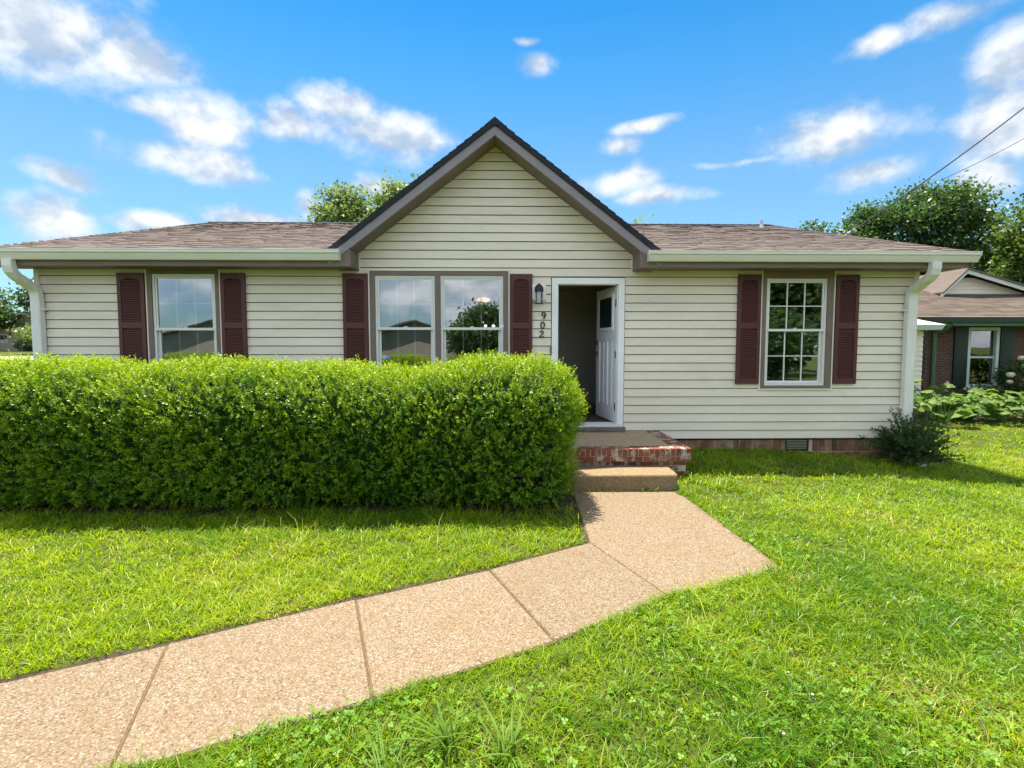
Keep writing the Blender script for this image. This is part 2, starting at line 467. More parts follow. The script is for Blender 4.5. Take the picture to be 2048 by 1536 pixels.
class MB:
    """collects faces in world coordinates and links them as one mesh object"""
    def __init__(self):
        self.v = []; self.f = []; self.t = []
    def quad(self, a, b, c, d, t=0.5):
        i = len(self.v); self.v += [a, b, c, d]; self.f.append((i, i + 1, i + 2, i + 3)); self.t.append(t)
    def tri(self, a, b, c, t=0.5):
        i = len(self.v); self.v += [a, b, c]; self.f.append((i, i + 1, i + 2)); self.t.append(t)
    def hexa(self, p, t=0.5):
        """8 corners: bottom 0-3 counter-clockwise, top 4-7"""
        i = len(self.v); self.v += list(p)
        for q in ((3, 2, 1, 0), (4, 5, 6, 7), (0, 1, 5, 4), (1, 2, 6, 5), (2, 3, 7, 6), (3, 0, 4, 7)):
            self.f.append(tuple(i + j for j in q)); self.t.append(t)
    def box(self, x0, x1, y0, y1, z0, z1, t=0.5):
        self.hexa([(x0, y0, z0), (x1, y0, z0), (x1, y1, z0), (x0, y1, z0), (x0, y0, z1), (x1, y0, z1), (x1, y1, z1), (x0, y1, z1)], t)
        return self
    def bevel_box(self, x0, x1, y0, y1, z0, z1, b):
        """box with chamfered front and vertical edges"""
        self.loft([[(x0 + b, y0, z0 + b), (x1 - b, y0, z0 + b), (x1 - b, y0, z1 - b), (x0 + b, y0, z1 - b)],
                   [(x0, y0 + b, z0), (x1, y0 + b, z0), (x1, y0 + b, z1), (x0, y0 + b, z1)],
                   [(x0, y1, z0), (x1, y1, z0), (x1, y1, z1), (x0, y1, z1)]])
        return self
    def loft(self, rings, cap0=True, cap1=True):
        base = len(self.v); n = len(rings[0])
        for r in rings: self.v += list(r)
        for a in range(len(rings) - 1):
            for j in range(n):
                j2 = (j + 1) % n
                self.f.append((base + a * n + j, base + a * n + j2, base + (a + 1) * n + j2, base + (a + 1) * n + j)); self.t.append(.5)
        if cap0: self.f.append(tuple(base + j for j in reversed(range(n)))); self.t.append(.5)
        if cap1: self.f.append(tuple(base + (len(rings) - 1) * n + j for j in range(n))); self.t.append(.5)
        return self
    def prism_y(self, poly, y0, y1):
        """polygon in XZ extruded along Y"""
        return self.loft([[(x, y0, z) for x, z in poly], [(x, y1, z) for x, z in poly]])
    def prism_x(self, poly, x0, x1):
        return self.loft([[(x0, y, z) for y, z in poly], [(x1, y, z) for y, z in poly]])
    def prism_z(self, poly, z0, z1):
        return self.loft([[(x, y, z0) for x, y in poly], [(x, y, z1) for x, y in poly]])
    def tube(self, pts, radii, n=8):
        rings = []
        for i, p in enumerate(pts):
            p = Vector(p)
            a = Vector(pts[max(0, i - 1)]); b = Vector(pts[min(len(pts) - 1, i + 1)])
            t = (b - a).normalized()
            u = t.cross(Vector((0, 0, 1)))
            if u.length < 0.05: u = t.cross(Vector((0, 1, 0)))
            u.normalize(); w_ = t.cross(u)
            r = radii[i] if isinstance(radii, (list, tuple)) else radii
            rings.append([tuple(p + (u * math.cos(q * 2 * math.pi / n) + w_ * math.sin(q * 2 * math.pi / n)) * r) for q in range(n)])
        return self.loft(rings)
    def sphere(self, c, r, n=10, m=6, sz=1.0):
        rings = []
        for i in range(1, m):
            th = math.pi * i / m
            rings.append([(c[0] + r * math.sin(th) * math.cos(2 * math.pi * j / n), c[1] + r * math.sin(th) * math.sin(2 * math.pi * j / n), c[2] - r * sz * math.cos(th)) for j in range(n)])
        return self.loft(rings)
    def build(self, name, mat, parent=None, smooth=False, tint=False, loc=None):
        me = bpy.data.meshes.new(name)
        v = self.v
        if loc is not None: v = [(a - loc[0], b - loc[1], c - loc[2]) for a, b, c in v]
        me.from_pydata(v, [], self.f)
        me.materials.append(MATS[mat])
        if smooth: me.shade_smooth()
        if tint:
            at = me.attributes.new('tint', 'FLOAT', 'FACE')
            at.data.foreach_set('value', np.array(self.t, dtype=np.float32))
        me.update()
        o = bpy.data.objects.new(name, me)
        if loc is not None: o.location = loc
        return link(o, parent)

def np_mesh(name, verts, faces, mat, parent=None, tint=None, smooth=False, kind=None):
    """verts (N,3); faces (M,k) with one k"""
    me = bpy.data.meshes.new(name)
    verts = np.ascontiguousarray(verts, dtype=np.float32)
    faces = np.ascontiguousarray(faces, dtype=np.int32)
    M, kk = faces.shape
    me.vertices.add(len(verts)); me.vertices.foreach_set('co', verts.ravel())
    me.loops.add(M * kk); me.loops.foreach_set('vertex_index', faces.ravel())
    me.polygons.add(M)
    me.polygons.foreach_set('loop_start', np.arange(0, M * kk, kk, dtype=np.int32))
    me.polygons.foreach_set('loop_total', np.full(M, kk, dtype=np.int32))
    me.update(calc_edges=True)
    if tint is not None:
        at = me.attributes.new('tint', 'FLOAT', 'FACE')
        at.data.foreach_set('value', np.ascontiguousarray(tint, dtype=np.float32))
    me.materials.append(MATS[mat])
    if smooth: me.shade_smooth()
    me.validate()
    o = bpy.data.objects.new(name, me)
    link(o, parent)
    if kind: o['kind'] = kind
    return o

def unit(a):
    return a / np.maximum(np.linalg.norm(a, axis=1, keepdims=True), 1e-9)

def leaf_quads(base, axis, normal, L, W, fold=0.25):
    """one folded rhombus per leaf"""
    axis = unit(axis)
    side = unit(np.cross(axis, normal))
    nrm = np.cross(side, axis)
    L = np.asarray(L)[:, None]; W = np.asarray(W)[:, None]
    mid = base + axis * L * 0.48
    a = base
    b = mid + side * W * 0.5 + nrm * W * fold
    c = base + axis * L
    d = mid - side * W * 0.5 + nrm * W * fold
    V = np.stack([a, b, c, d], 1).reshape(-1, 3)
    F = np.arange(len(V)).reshape(-1, 4)
    return V, F

# ------------------------------------------------------------------ terrain
def sm(t):
    t = np.clip(t, 0, 1)
    return t * t * (3 - 2 * t)

def lumps(x, y):
    return (0.012 * np.sin(x * 1.7 + 0.6 * y + 0.4) * np.cos(y * 1.3 - 0.5 * x) + 0.008 * np.sin(3.1 * x - 1.9) * np.sin(2.7 * y + x)) 

def gz(x, y):
    x = np.asarray(x, float); y = np.asarray(y, float)
    z = -0.016 + 0.7 * lumps(x, y)
    z = z + 0.125 * sm((y - 5.3) / 2.0) * (1 - sm((x - 3.6) / 2.6)) * (1 - sm((y - 9) / 3))
    z = z - 0.10 * sm((x - 4.2) / 2.8) * sm((y - 3.5) / 2.5) * (1 - sm((y - 7.8) / 1.8))
    z = z + 1.06 * sm((y - 24) / 62.0)
    z = z - 0.5 * sm((-y - 8) / 30.0)
    return z

WALK = [[(.81, 5.70), (2.05, 5.70), (2.15, 3.67), (1.13, 3.257), (.754, 4.20)],
        [(.754, 4.20), (1.13, 3.257), (.299, 2.772), (-.103, 3.70)],
        [(-.103, 3.70), (.299, 2.772), (-.625, 2.315), (-.985, 3.275)],
        [(-.985, 3.275), (-.625, 2.315), (-1.562, 1.90), (-1.909, 2.79)],
        [(-1.909, 2.79), (-1.562, 1.90), (-2.46, 1.44), (-2.83, 2.33)],
        [(-2.83, 2.33), (-2.46, 1.44), (-3.36, 0.98), (-3.75, 1.87)]]

WALK_OUT = [(.81, 5.70), (2.05, 5.70), (2.15, 3.67), (1.13, 3.257), (.299, 2.772), (-.625, 2.315), (-1.562, 1.90), (-2.46, 1.44), (-3.36, .98),
            (-3.75, 1.87), (-2.83, 2.33), (-1.909, 2.79), (-.985, 3.275), (-.103, 3.70), (.754, 4.20)]

def in_poly(px, py, poly):
    ins = np.zeros(px.shape, bool)
    n = len(poly)
    for i in range(n):
        x0, y0 = poly[i]; x1, y1 = poly[(i + 1) % n]
        c = ((y0 > py) != (y1 > py)) & (px < (x1 - x0) * (py - y0) / (y1 - y0 + 1e-12) + x0)
        ins ^= c
    return ins

def offset_poly(poly, d):
    """move every edge of a clockwise or counter-clockwise convex polygon outwards by d (negative: inwards)"""
    n = len(poly)
    area = sum(poly[i][0] * poly[(i + 1) % n][1] - poly[(i + 1) % n][0] * poly[i][1] for i in range(n))
    s = 1 if area > 0 else -1
    lines = []
    for i in range(n):
        a = Vector(poly[i]); b = Vector(poly[(i + 1) % n])
        e = (b - a).normalized(); nn = Vector((e.y, -e.x)) * s
        lines.append((a + nn * d, e))
    out = []
    for i in range(n):
        p, e = lines[i - 1]; q, g = lines[i]
        den = e.x * g.y - e.y * g.x
        if abs(den) < 1e-6: out.append(tuple(q)); continue
        t = ((q.x - p.x) * g.y - (q.y - p.y) * g.x) / den
        out.append(tuple(p + e * t))
    return out

def axis_coords(fine0, fine1, step, far0, far1):
    a = list(np.arange(fine0, fine1 + step / 2, step))
    s = step; x = fine1
    while x < far1:
        s *= 1.25; x += s; a.append(x)
    s = step; x = fine0; b = []
    while x > far0:
        s *= 1.25; x -= s; b.append(x)
    return np.array(b[::-1] + a)

def ground_sheet():
    xs = axis_coords(-9, 12, 0.2, -900, 900)
    ys = axis_coords(0, 13, 0.2, -500, 1200)
    X, Y = np.meshgrid(xs, ys)
    Z = gz(X, Y)
    under = in_poly(X.ravel(), Y.ravel(), offset_poly(WALK_OUT, -0.16)).reshape(X.shape) | ((X > .95) & (X < 1.9) & (Y > 5.4) & (Y < 7.2))
    Z[under] -= 0.07                                    # dug out under the slabs and the step
    V = np.stack([X, Y, Z], -1).reshape(-1, 3)
    ny, nx = X.shape
    i = np.arange(ny * nx).reshape(ny, nx)
    F = np.stack([i[:-1, :-1], i[:-1, 1:], i[1:, 1:], i[1:, :-1]], -1).reshape(-1, 4)
    o = np_mesh('lawn', V, F, 'lawn_ground', smooth=True)
    tag(o, 'green front lawn sloping gently round the house', 'lawn', kind='structure')
ground_sheet()

# planting bed of bare soil under the hedge
def soil_bed():
    xs = np.linspace(-8.6, 0.80, 70); ys = np.linspace(4.90, 6.75, 14)
    X, Y = np.meshgrid(xs, ys)
    Y[0] += 0.035 * np.sin(xs * 5.1) + 0.03 * np.sin(xs * 11.3 + 1)
    Z = gz(X, Y) + 0.012 + 0.008 * np.sin(9 * X) * np.sin(13 * Y)
    Z[0] -= 0.03
    V = np.stack([X, Y, Z], -1).reshape(-1, 3)
    i = np.arange(X.size).reshape(X.shape)
    F = np.stack([i[:-1, :-1], i[:-1, 1:], i[1:, 1:], i[1:, :-1]], -1).reshape(-1, 4)
    o = np_mesh('soil_bed', V, F, 'soil', smooth=True)
    tag(o, 'strip of bare dark soil under the clipped hedge', 'soil', kind='structure')
soil_bed()

# ------------------------------------------------------------------ walkway
walk = empty('walkway', (0.5, 4, 0))
tag(walk, 'bent front walk of peach exposed aggregate concrete slabs', 'walkway', kind='structure')
for i, p in enumerate(WALK):
    q = offset_poly(p, -0.004)
    q2 = offset_poly(p, -0.011)
    tilt = [0, .003, -.002, .002, -.003, 0][i]
    area = sum(q[j][0] * q[(j + 1) % len(q)][1] - q[(j + 1) % len(q)][0] * q[j][1] for j in range(len(q)))
    if area < 0: q = q[::-1]; q2 = q2[::-1]
    b = MB()
    b.loft([[(x, y, -0.11) for x, y in q], [(x, y, -0.010 + tilt) for x, y in q], [(x, y, 0.0 + tilt) for x, y in q2]])
    b.build('slab', 'aggregate', walk)
jb = MB()
for p in WALK:
    q = offset_poly(p, -0.001)
    area = sum(q[j][0] * q[(j + 1) % len(q)][1] - q[(j + 1) % len(q)][0] * q[j][1] for j in range(len(q)))
    if area < 0: q = q[::-1]
    jb.prism_z(q, -0.12, -0.009)
jb.build('joint_filler', 'joint_sand', walk)

# bare edge cut along the far side of the walk
def edge_strip():
    line = [(-3.75, 1.87), (-2.83, 2.33), (-1.909, 2.79), (-.985, 3.275), (-.103, 3.70), (.754, 4.20), (.80, 5.2), (.81, 5.66)]
    P = []
    for a, c in zip(line[:-1], line[1:]):
        n_ = max(2, int(math.dist(a, c) / .06))
        for i in range(n_):
            t = i / n_; P.append((a[0] + (c[0] - a[0]) * t, a[1] + (c[1] - a[1]) * t))
    P = np.array(P); d = np.gradient(P, axis=0); d /= np.linalg.norm(d, axis=1, keepdims=True)
    nn = np.stack([-d[:, 1], d[:, 0]], 1)
    s_ = np.arange(len(P))
    wid = .046 + .014 * np.sin(s_ * .9) + .012 * np.sin(s_ * 2.3 + 1)
    a = P - nn * .012; c = P + nn * wid[:, None]
    V = np.concatenate([np.c_[a, np.full(len(P), -.012)], np.c_[(a + c) / 2, gz(*((a + c) / 2).T) + .006], np.c_[c, gz(*c.T) + .002]])
    i = np.arange(len(P) - 1); n_ = len(P)
    F = np.concatenate([np.stack([i, i + 1, i + 1 + n_, i + n_], 1), np.stack([i + n_, i + 1 + n_, i + 1 + 2 * n_, i + 2 * n_], 1)])
    tag(np_mesh('soil_edge', V, F, 'soil', smooth=True), 'narrow dark soil edge cut along the front walk', 'soil', kind='structure')
edge_strip()

# far road seen at the left past the hedge
def far_strip(name, y0, y1, x0, x1, mat, label, lift):
    xs = np.linspace(x0, x1, 40); ys = np.linspace(y0, y1, 5)
    X, Y = np.meshgrid(xs, ys)
    Z = gz(X, Y) + lift
    V = np.stack([X, Y, Z], -1).reshape(-1, 3)
    i = np.arange(X.size).reshape(X.shape)
    F = np.stack([i[:-1, :-1], i[:-1, 1:], i[1:, 1:], i[1:, :-1]], -1).reshape(-1, 4)
    tag(np_mesh(name, V, F, mat), label, 'road', kind='structure')
far_strip('road', 46, 53, -90, -12, 'road', 'pale concrete road crossing far left beyond the hedge', 0.05)

# ------------------------------------------------------------------ the house
WY = 7.46                       # plane of the front wall
XL, XR = -6.78, 6.24            # wall corners
Z0, EXPO = 0.278, 0.1275        # bottom of the siding and its exposure
SOF = 2.80                      # soffit level
GX, GM = -0.10, 0.766           # gable centre and slope
FLOOR = 0.50
house = empty('house', (0, WY, 0.1))
tag(house, 'single storey tan sided house with brown gable, maroon shutters and open front door', 'house')

# openings in the wall: x0, x1, z0, z1
WIN_L = (-5.165, -4.125, 1.04, SOF)
WIN_M = (-1.945, 0.088, 1.04, 2.785)
WIN_R = (3.872, 4.950, 1.045, SOF)
DOOR = (0.733, 1.812, 0.40, 2.690)
OPEN = [WIN_L, WIN_M, WIN_R, DOOR]

def solid_wall(b, x0, x1, z0, z1, y0, y1, holes):
    xs = sorted({x0, x1, *[h[0] for h in holes], *[h[1] for h in holes]})
    for a, c in zip(xs[:-1], xs[1:]):
        m = (a + c) / 2
        hs = sorted([h for h in holes if h[0] < m < h[1]], key=lambda h: h[2])
        z = z0
        for h in hs:
            if h[2] > z: b.box(a, c, y0, y1, z, min(h[2], z1))
            z = max(z, h[3])
        if z < z1: b.box(a, c, y0, y1, z, z1)

# carcass: sheathing wall, side and back walls
inner = [(h[0] + .03, h[1] - .03, h[2] + .03, min(h[3], 2.75) - .03) for h in OPEN]
b = MB(); solid_wall(b, XL + .02, XR - .02, 0.26, 2.96, WY + .004, WY + .13, inner)
b.build('sheathing', 'lap_shadow_black', house)
b = MB()
b.box(XR - .15, XR - .002, WY + .135, 17.3, -0.05, 2.95)
b.box(XL + .002, XL + .15, WY + .135, 17.3, -0.05, 2.95)
b.box(XL + .152, XR - .152, 17.15, 17.3, -0.05, 2.95)
b.build('side_wall', 'siding', house)

# siding boards, each a piece of its own
def yfront(fr):                  # a board's face leans: proud at its lower edge
    return WY - 0.022 + 0.018 * fr
def board(x0a, x1a, x0b, x1b, za, zb, zrow, jog=0.0):
    """from za (x0a..x1a) to zb (x0b..x1b) inside the row that starts at zrow"""
    if abs(za - zrow) < 1e-6: za = za + 0.011  # gap under the board shows the black backing as a shadow line
    ya = yfront((za - zrow) / EXPO) - jog; yb = yfront((zb - zrow) / EXPO) - jog
    m = MB()
    m.hexa([(x0a, ya, za), (x1a, ya, za), (x1a, WY + .002, za), (x0a, WY + .002, za),
            (x0b, yb, zb), (x1b, yb, zb), (x1b, WY + .002, zb), (x0b, WY + .002, zb)])
    m.build('siding_board', 'siding', house, loc=((x0a + x1a) / 2, WY, za))

SID_HOLES = [(h[0] - .022, h[1] + .022, h[2] - .022, h[3] + (.022 if h[3] < 2.79 else .2)) for h in OPEN[:3]] + [(DOOR[0] - .012, DOOR[1] + .012, 0.0, DOOR[3] + .014)]
def row_pieces(xa, xb, z0, z1, zrow):
    """split one course at openings and at the lap joints of the vinyl lengths"""
    cuts = {xa, xb}
    for h in SID_HOLES:
        if h[3] > z0 + .004 and h[2] < z1 - .004:
            cuts |= {max(xa, min(xb, h[0])), max(xa, min(xb, h[1]))}
    xs = sorted(cuts)
    pair = int(round((zrow - Z0) / EXPO)) // 2
    rr = random.Random(pair * 7 + 3)
    joints = [xa - rr.random() * 3.6 + 3.66 * i for i in range(6)]
    for a, c in zip(xs[:-1], xs[1:]):
        if c - a < .004: continue
        m = (a + c) / 2
        zs = [(z0, z1)]
        for h in SID_HOLES:
            if h[0] < m < h[1]:
                nz = []
                for (p, q) in zs:
                    if h[2] > p + .003: nz.append((p, min(q, h[2])))
                    if h[3] < q - .003: nz.append((max(p, h[3]), q))
                zs = [z for z in nz if z[1] - z[0] > .003]
        js = [a] + [j for j in joints if a + .15 < j < c - .15] + [c]
        for n_, (p, q) in enumerate(zip(js[:-1], js[1:])):
            for (za, zb) in zs:
                board(p, q, p, q, za, zb, zrow, 0.0035 * (n_ % 2))

z = Z0
while z < SOF - .01:
    z1 = min(z + EXPO, SOF)
    row_pieces(XL + .07, XR - .07, z, z1, z)
    z += EXPO
# gable courses
def gx_at(zz, s):
    lim = (4.600 - zz) / GM
    return max(GX - lim, -2.19) if s < 0 else min(GX + lim, 2.03)
zrow = z - EXPO
zz = SOF
while zz < 4.57:
    zt = min(zrow + EXPO, 4.585)
    if zt - zz > .006:
        xa, xb = gx_at(zz, -1), gx_at(zz, 1)
        xc, xd = gx_at(zt, -1), gx_at(zt, 1)
        if zrow < 3.2:
            mid = GX + (-1.0 if int(zrow * 10) % 2 else 0.9)
            board(xa, mid, xc, mid, zz, zt, zrow); board(mid, xb, mid, xd, zz, zt, zrow, .0012)
        else:
            board(xa, xb, xc, xd, zz, zt, zrow)
    zrow += EXPO; zz = zrow
MB().prism_y([(-2.19, 2.962), (2.03, 2.962), (GX, 4.60)], WY + .004, WY + .06).build('gable_sheathing', 'lap_shadow_black', house)
# corner posts
for x0, x1 in ((XL, XL + .072), (XR - .072, XR)):
    MB().box(x0, x1, WY - .022, WY + .1, Z0, SOF).build('corner_post', 'siding_light', house)

# eaves: soffit, fascia, return boxes
for x0, x1 in ((-7.12, -2.40), (2.21, 6.64)):
    MB().box(x0, x1, 7.074, WY + .003, SOF, SOF + .02).build('soffit', 'brown_trim', house)
    MB().box(x0, x1, 7.05, 7.072, SOF - .012, 2.985).build('fascia', 'brown_trim', house)
for x0, x1 in ((-2.398, -2.10), (1.925, 2.208)):
    MB().box(x0, x1, 7.046, WY + .001, SOF - .014, 3.02).build('eave_return', 'brown_trim', house)
# light trim strips where gable siding meets the return boxes
MB().box(-2.098, -2.082, WY - .03, WY, SOF - .004, 2.97).build('trim_strip', 'siding_light', house)
MB().box(1.908, 1.924, WY - .03, WY, SOF - .004, 2.97).build('trim_strip', 'siding_light', house)

# rake boards of the front gable with their sloping soffits
for s in (-1, 1):
    xe = -2.40 if s < 0 else 2.21
    def zt(x): return 4.700 - GM * abs(x - GX)
    poly = [(GX, 4.700), (xe, zt(xe)), (xe, zt(xe) - .130), (GX, 4.57)]
    MB().prism_y(poly if s < 0 else poly[::-1], 7.046 - .012, 7.075).build('rake_board', 'fascia', house)
    zl = 4.573
    xi = GX + s * 2.03
    p = [(GX, zl + .03), (xi, zl + .03 - GM * 2.03), (xi, zl - GM * 2.03), (GX, zl)]
    MB().prism_y(p if s < 0 else p[::-1], 7.077, WY + .003).build('rake_soffit', 'brown_trim', house)

# roofs
RIDGE_Y, RIDGE_Z = 12.5, 4.67
EAVE_Y, EAVE_Z = 6.985, 3.0
def main_roof():
    deck = MB()
    def slope_z(yy): return EAVE_Z + (yy - EAVE_Y) * (RIDGE_Z - EAVE_Z) / (RIDGE_Y - EAVE_Y)
    for (xa, xb, ya) in ((-7.10, -2.30, EAVE_Y + .02), (-2.299, 2.109, 7.66), (2.11, 6.62, EAVE_Y + .02)):
        za = slope_z(ya)
        deck.hexa([(xa, ya, za - .03), (xb, ya, za - .03), (xb, RIDGE_Y, RIDGE_Z - .03), (xa, RIDGE_Y, RIDGE_Z - .03),
                   (xa, ya, za - .008), (xb, ya, za - .008), (xb, RIDGE_Y, RIDGE_Z - .008), (xa, RIDGE_Y, RIDGE_Z - .008)])
    deck.hexa([(-7.10, RIDGE_Y + .001, RIDGE_Z - .03), (6.62, RIDGE_Y + .001, RIDGE_Z - .03), (6.62, 18.0, EAVE_Z - .03), (-7.10, 18.0, EAVE_Z - .03),
               (-7.10, RIDGE_Y + .001, RIDGE_Z), (6.62, RIDGE_Y + .001, RIDGE_Z), (6.62, 18.0, EAVE_Z), (-7.10, 18.0, EAVE_Z)])
    r = deck.build('roof', 'shingle_edge', house)
    sh = MB()
    L = math.hypot(RIDGE_Y - EAVE_Y, RIDGE_Z - EAVE_Z)
    ey, ez = (RIDGE_Y - EAVE_Y) / L, (RIDGE_Z - EAVE_Z) / L
    n = int(L / 0.143)
    for c in range(n + 1):
        a = c * 0.143; e = min(a + 0.150, L)
        x = -7.13 - RNG.random() * .3
        while x < 6.65:
            wdt = RNG.choice([.10, .14, .18, .24, .30])
            x0, x1 = max(x, -7.13), min(x + wdt, 6.65)
            if x1 - x0 > .01 and not (abs((x0 + x1) / 2 - GX) < 2.30 and a < 0.75):
                thick = RNG.choice([0.006, 0.013])
                u = RNG.random()
                t = 0.15 * u if thick < .01 else 0.35 + 0.65 * u
                p = lambda xx, d, h: (xx, EAVE_Y + ey * d - ez * h, EAVE_Z + ez * d + ey * h)
                sh.quad(p(x0, a, thick), p(x1, a, thick), p(x1, e, .004), p(x0, e, .004), t)
                sh.quad(p(x0, a, -.002), p(x1, a, -.002), p(x1, a, thick), p(x0, a, thick), 0.0)
            x += wdt
    o = sh.build('shingle', 'shingle', r, tint=True); o['kind'] = 'stuff'
    cap = MB()
    x = -7.13
    while x < 6.6:
        w_ = .2
        for s in (-1, 1):
            q = [(x, RIDGE_Y, RIDGE_Z + .03), (x + w_, RIDGE_Y, RIDGE_Z + .022), (x + w_, RIDGE_Y + s * .15, RIDGE_Z - .03), (x, RIDGE_Y + s * .15, RIDGE_Z - .022)]
            cap.quad(*(q if s < 0 else q[::-1]), 0.1)
        x += w_
    cap.build('ridge_cap', 'shingle_edge', r)
    for xx in (-7.125, 6.625):                    # rake boards on the end gables
        m = MB()
        m.hexa([(xx, EAVE_Y + .03, EAVE_Z - .20), (xx + .02, EAVE_Y + .03, EAVE_Z - .20), (xx + .02, RIDGE_Y, RIDGE_Z - .20), (xx, RIDGE_Y, RIDGE_Z - .20),
                (xx, EAVE_Y + .03, EAVE_Z - .032), (xx + .02, EAVE_Y + .03, EAVE_Z - .032), (xx + .02, RIDGE_Y, RIDGE_Z - .032), (xx, RIDGE_Y, RIDGE_Z - .032)])
        m.build('end_rake_board', 'brown_trim', house)
    for xx in (XL + .01, XR - .03):                 # end gable triangles
        MB().loft([[(xx, WY + .14, 2.952), (xx, 17.3, 2.952), (xx, RIDGE_Y, RIDGE_Z - .05)], [(xx + .02, WY + .14, 2.952), (xx + .02, 17.3, 2.952), (xx + .02, RIDGE_Y, RIDGE_Z - .05)]]).build('end_gable', 'siding', house)
    return r
roof = main_roof()

def gable_roof():
    b = MB()
    sl_ = math.sqrt(1 + GM * GM)
    for s in (-1, 1):
        run = 2.335 if s < 0 else 2.30
        n = int(run * sl_ / 0.135)
        for c in range(n, -1, -1):
            d0 = run - (c + 1) * 0.135 / sl_; d1 = run - c * 0.135 / sl_ + .012
            d0 = max(d0, 0.0)
            t0, t1 = 0.098, 0.112
            jy = 7.012 + RNG.uniform(-.006, .010)
            zt = lambda d: 4.702 - GM * d
            x = lambda d: GX + s * d
            lo = [(x(d0), jy, zt(d0) + .001), (x(d1), jy, zt(d1) + .001), (x(d1), 12.6, zt(d1) + .001), (x(d0), 12.6, zt(d0) + .001)]
            hi = [(x(d0), jy, zt(d0) + t0 - .012), (x(d1), jy, zt(d1) + t1 - .012), (x(d1), 12.6, zt(d1) + t1 - .012), (x(d0), 12.6, zt(d0) + t0 - .012)]
            if s < 0: lo = [lo[1], lo[0], lo[3], lo[2]]; hi = [hi[1], hi[0], hi[3], hi[2]]
            b.hexa(lo + hi)
    b.build('gable_shingle_course', 'shingle_edge', roof)
    cap = MB()
    cap.prism_y([(GX - .14, 4.69), (GX + .14, 4.69), (GX, 4.805)], 7.006, 12.6)
    cap.build('gable_ridge_cap', 'shingle_edge', roof)
gable_roof()
vp = MB(); vp.tube([(5.95, 11.55, 4.30), (5.95, 11.55, 4.56)], .032, 10); vp.tube([(5.95, 11.55, 4.36), (5.95, 11.55, 4.46)], [.07, .04], 10)
vp.build('vent_pipe', 'galvanised', roof)

# gutters and downspouts
for x0, x1 in ((-7.17, -2.235), (2.03, 6.68)):
    prof = [(7.046, 2.862), (6.985, 2.862), (6.972, 2.888), (6.95, 2.945), (6.932, 2.958), (6.932, 2.99), (6.926, 2.992), (6.926, 3.004), (6.942, 3.004), (6.945, 2.972), (7.046, 2.972)]
    g = MB().prism_x([(y, z_) for y, z_ in prof[::-1]], x0, x1).build('gutter', 'gutter_paint', house)
    e = MB()
    for xe in (x0 - .004, x1):
        e.prism_x([(7.046, 2.86), (7.046, 3.006), (6.924, 3.006), (6.924, 2.955), (6.97, 2.89), (6.983, 2.86)], xe, xe + .004)
    e.build('end_cap', 'gutter_paint', g)

def rect_sweep(b, pts, hx, hn):
    """rectangular pipe in a plane of constant X"""
    rings = []
    for i, p in enumerate(pts):
        a = Vector(pts[max(0, i - 1)]); c = Vector(pts[min(len(pts) - 1, i + 1)])
        t = (c - a).normalized(); u = Vector((1, 0, 0)); v = t.cross(u).normalized()
        p = Vector(p); k_ = .18
        ring = []
        for (sx_, sn) in ((1 - k_, 1), (1, 1 - k_), (1, -1 + k_), (1 - k_, -1), (-1 + k_, -1), (-1, -1 + k_), (-1, 1 - k_), (-1 + k_, 1)):
            ring.append(tuple(p + u * hx * sx_ + v * hn * sn))
        rings.append(ring)
    b.loft(rings)
for X, zb in ((-6.70, .35), (6.085, .28)):
    pth = [(X, 6.995, 2.865), (X, 6.998, 2.78), (X, 7.02, 2.71), (X, 7.08, 2.65), (X, 7.22, 2.575), (X, 7.33, 2.52), (X, 7.375, 2.46), (X, 7.385, 2.38), (X, 7.385, 1.2), (X, 7.385, zb)]
    m = MB(); rect_sweep(m, pth, .068, .046)
    d = m.build('downspout', 'downspout_paint', house)
    m = MB()
    rect_sweep(m, [(X, 7.385, 1.98), (X, 7.385, 1.93)], .071, .049)
    m.build('joint_sleeve', 'downspout_paint', d)
    m = MB()
    for zz_ in (2.2, .75): m.box(X - .10, X + .10, 7.37, WY - .012, zz_, zz_ + .03)
    m.build('strap', 'downspout_paint', d)
    m = MB(); zg = float(gz(X, 7.2))
    rect_sweep(m, [(X, 7.385, zb + .06), (X, 7.383, zb - .04), (X, 7.36, zb - .12), (X, 7.30, zg + .10), (X, 7.17, zg + .045), (X, 7.06, zg + .02)], .074, .052)
    m.build('kickout_elbow', 'downspout_paint', d)

# windows ------------------------------------------------------------
def frame_rect(b, x0, x1, z0, z1, wd, y0, y1):
    b.box(x0, x1, y0, y1, z1 - wd, z1); b.box(x0, x1, y0, y1, z0, z0 + wd)
    b.box(x0, x0 + wd, y0, y1, z0 + wd, z1 - wd); b.box(x1 - wd, x1, y0, y1, z0 + wd, z1 - wd)

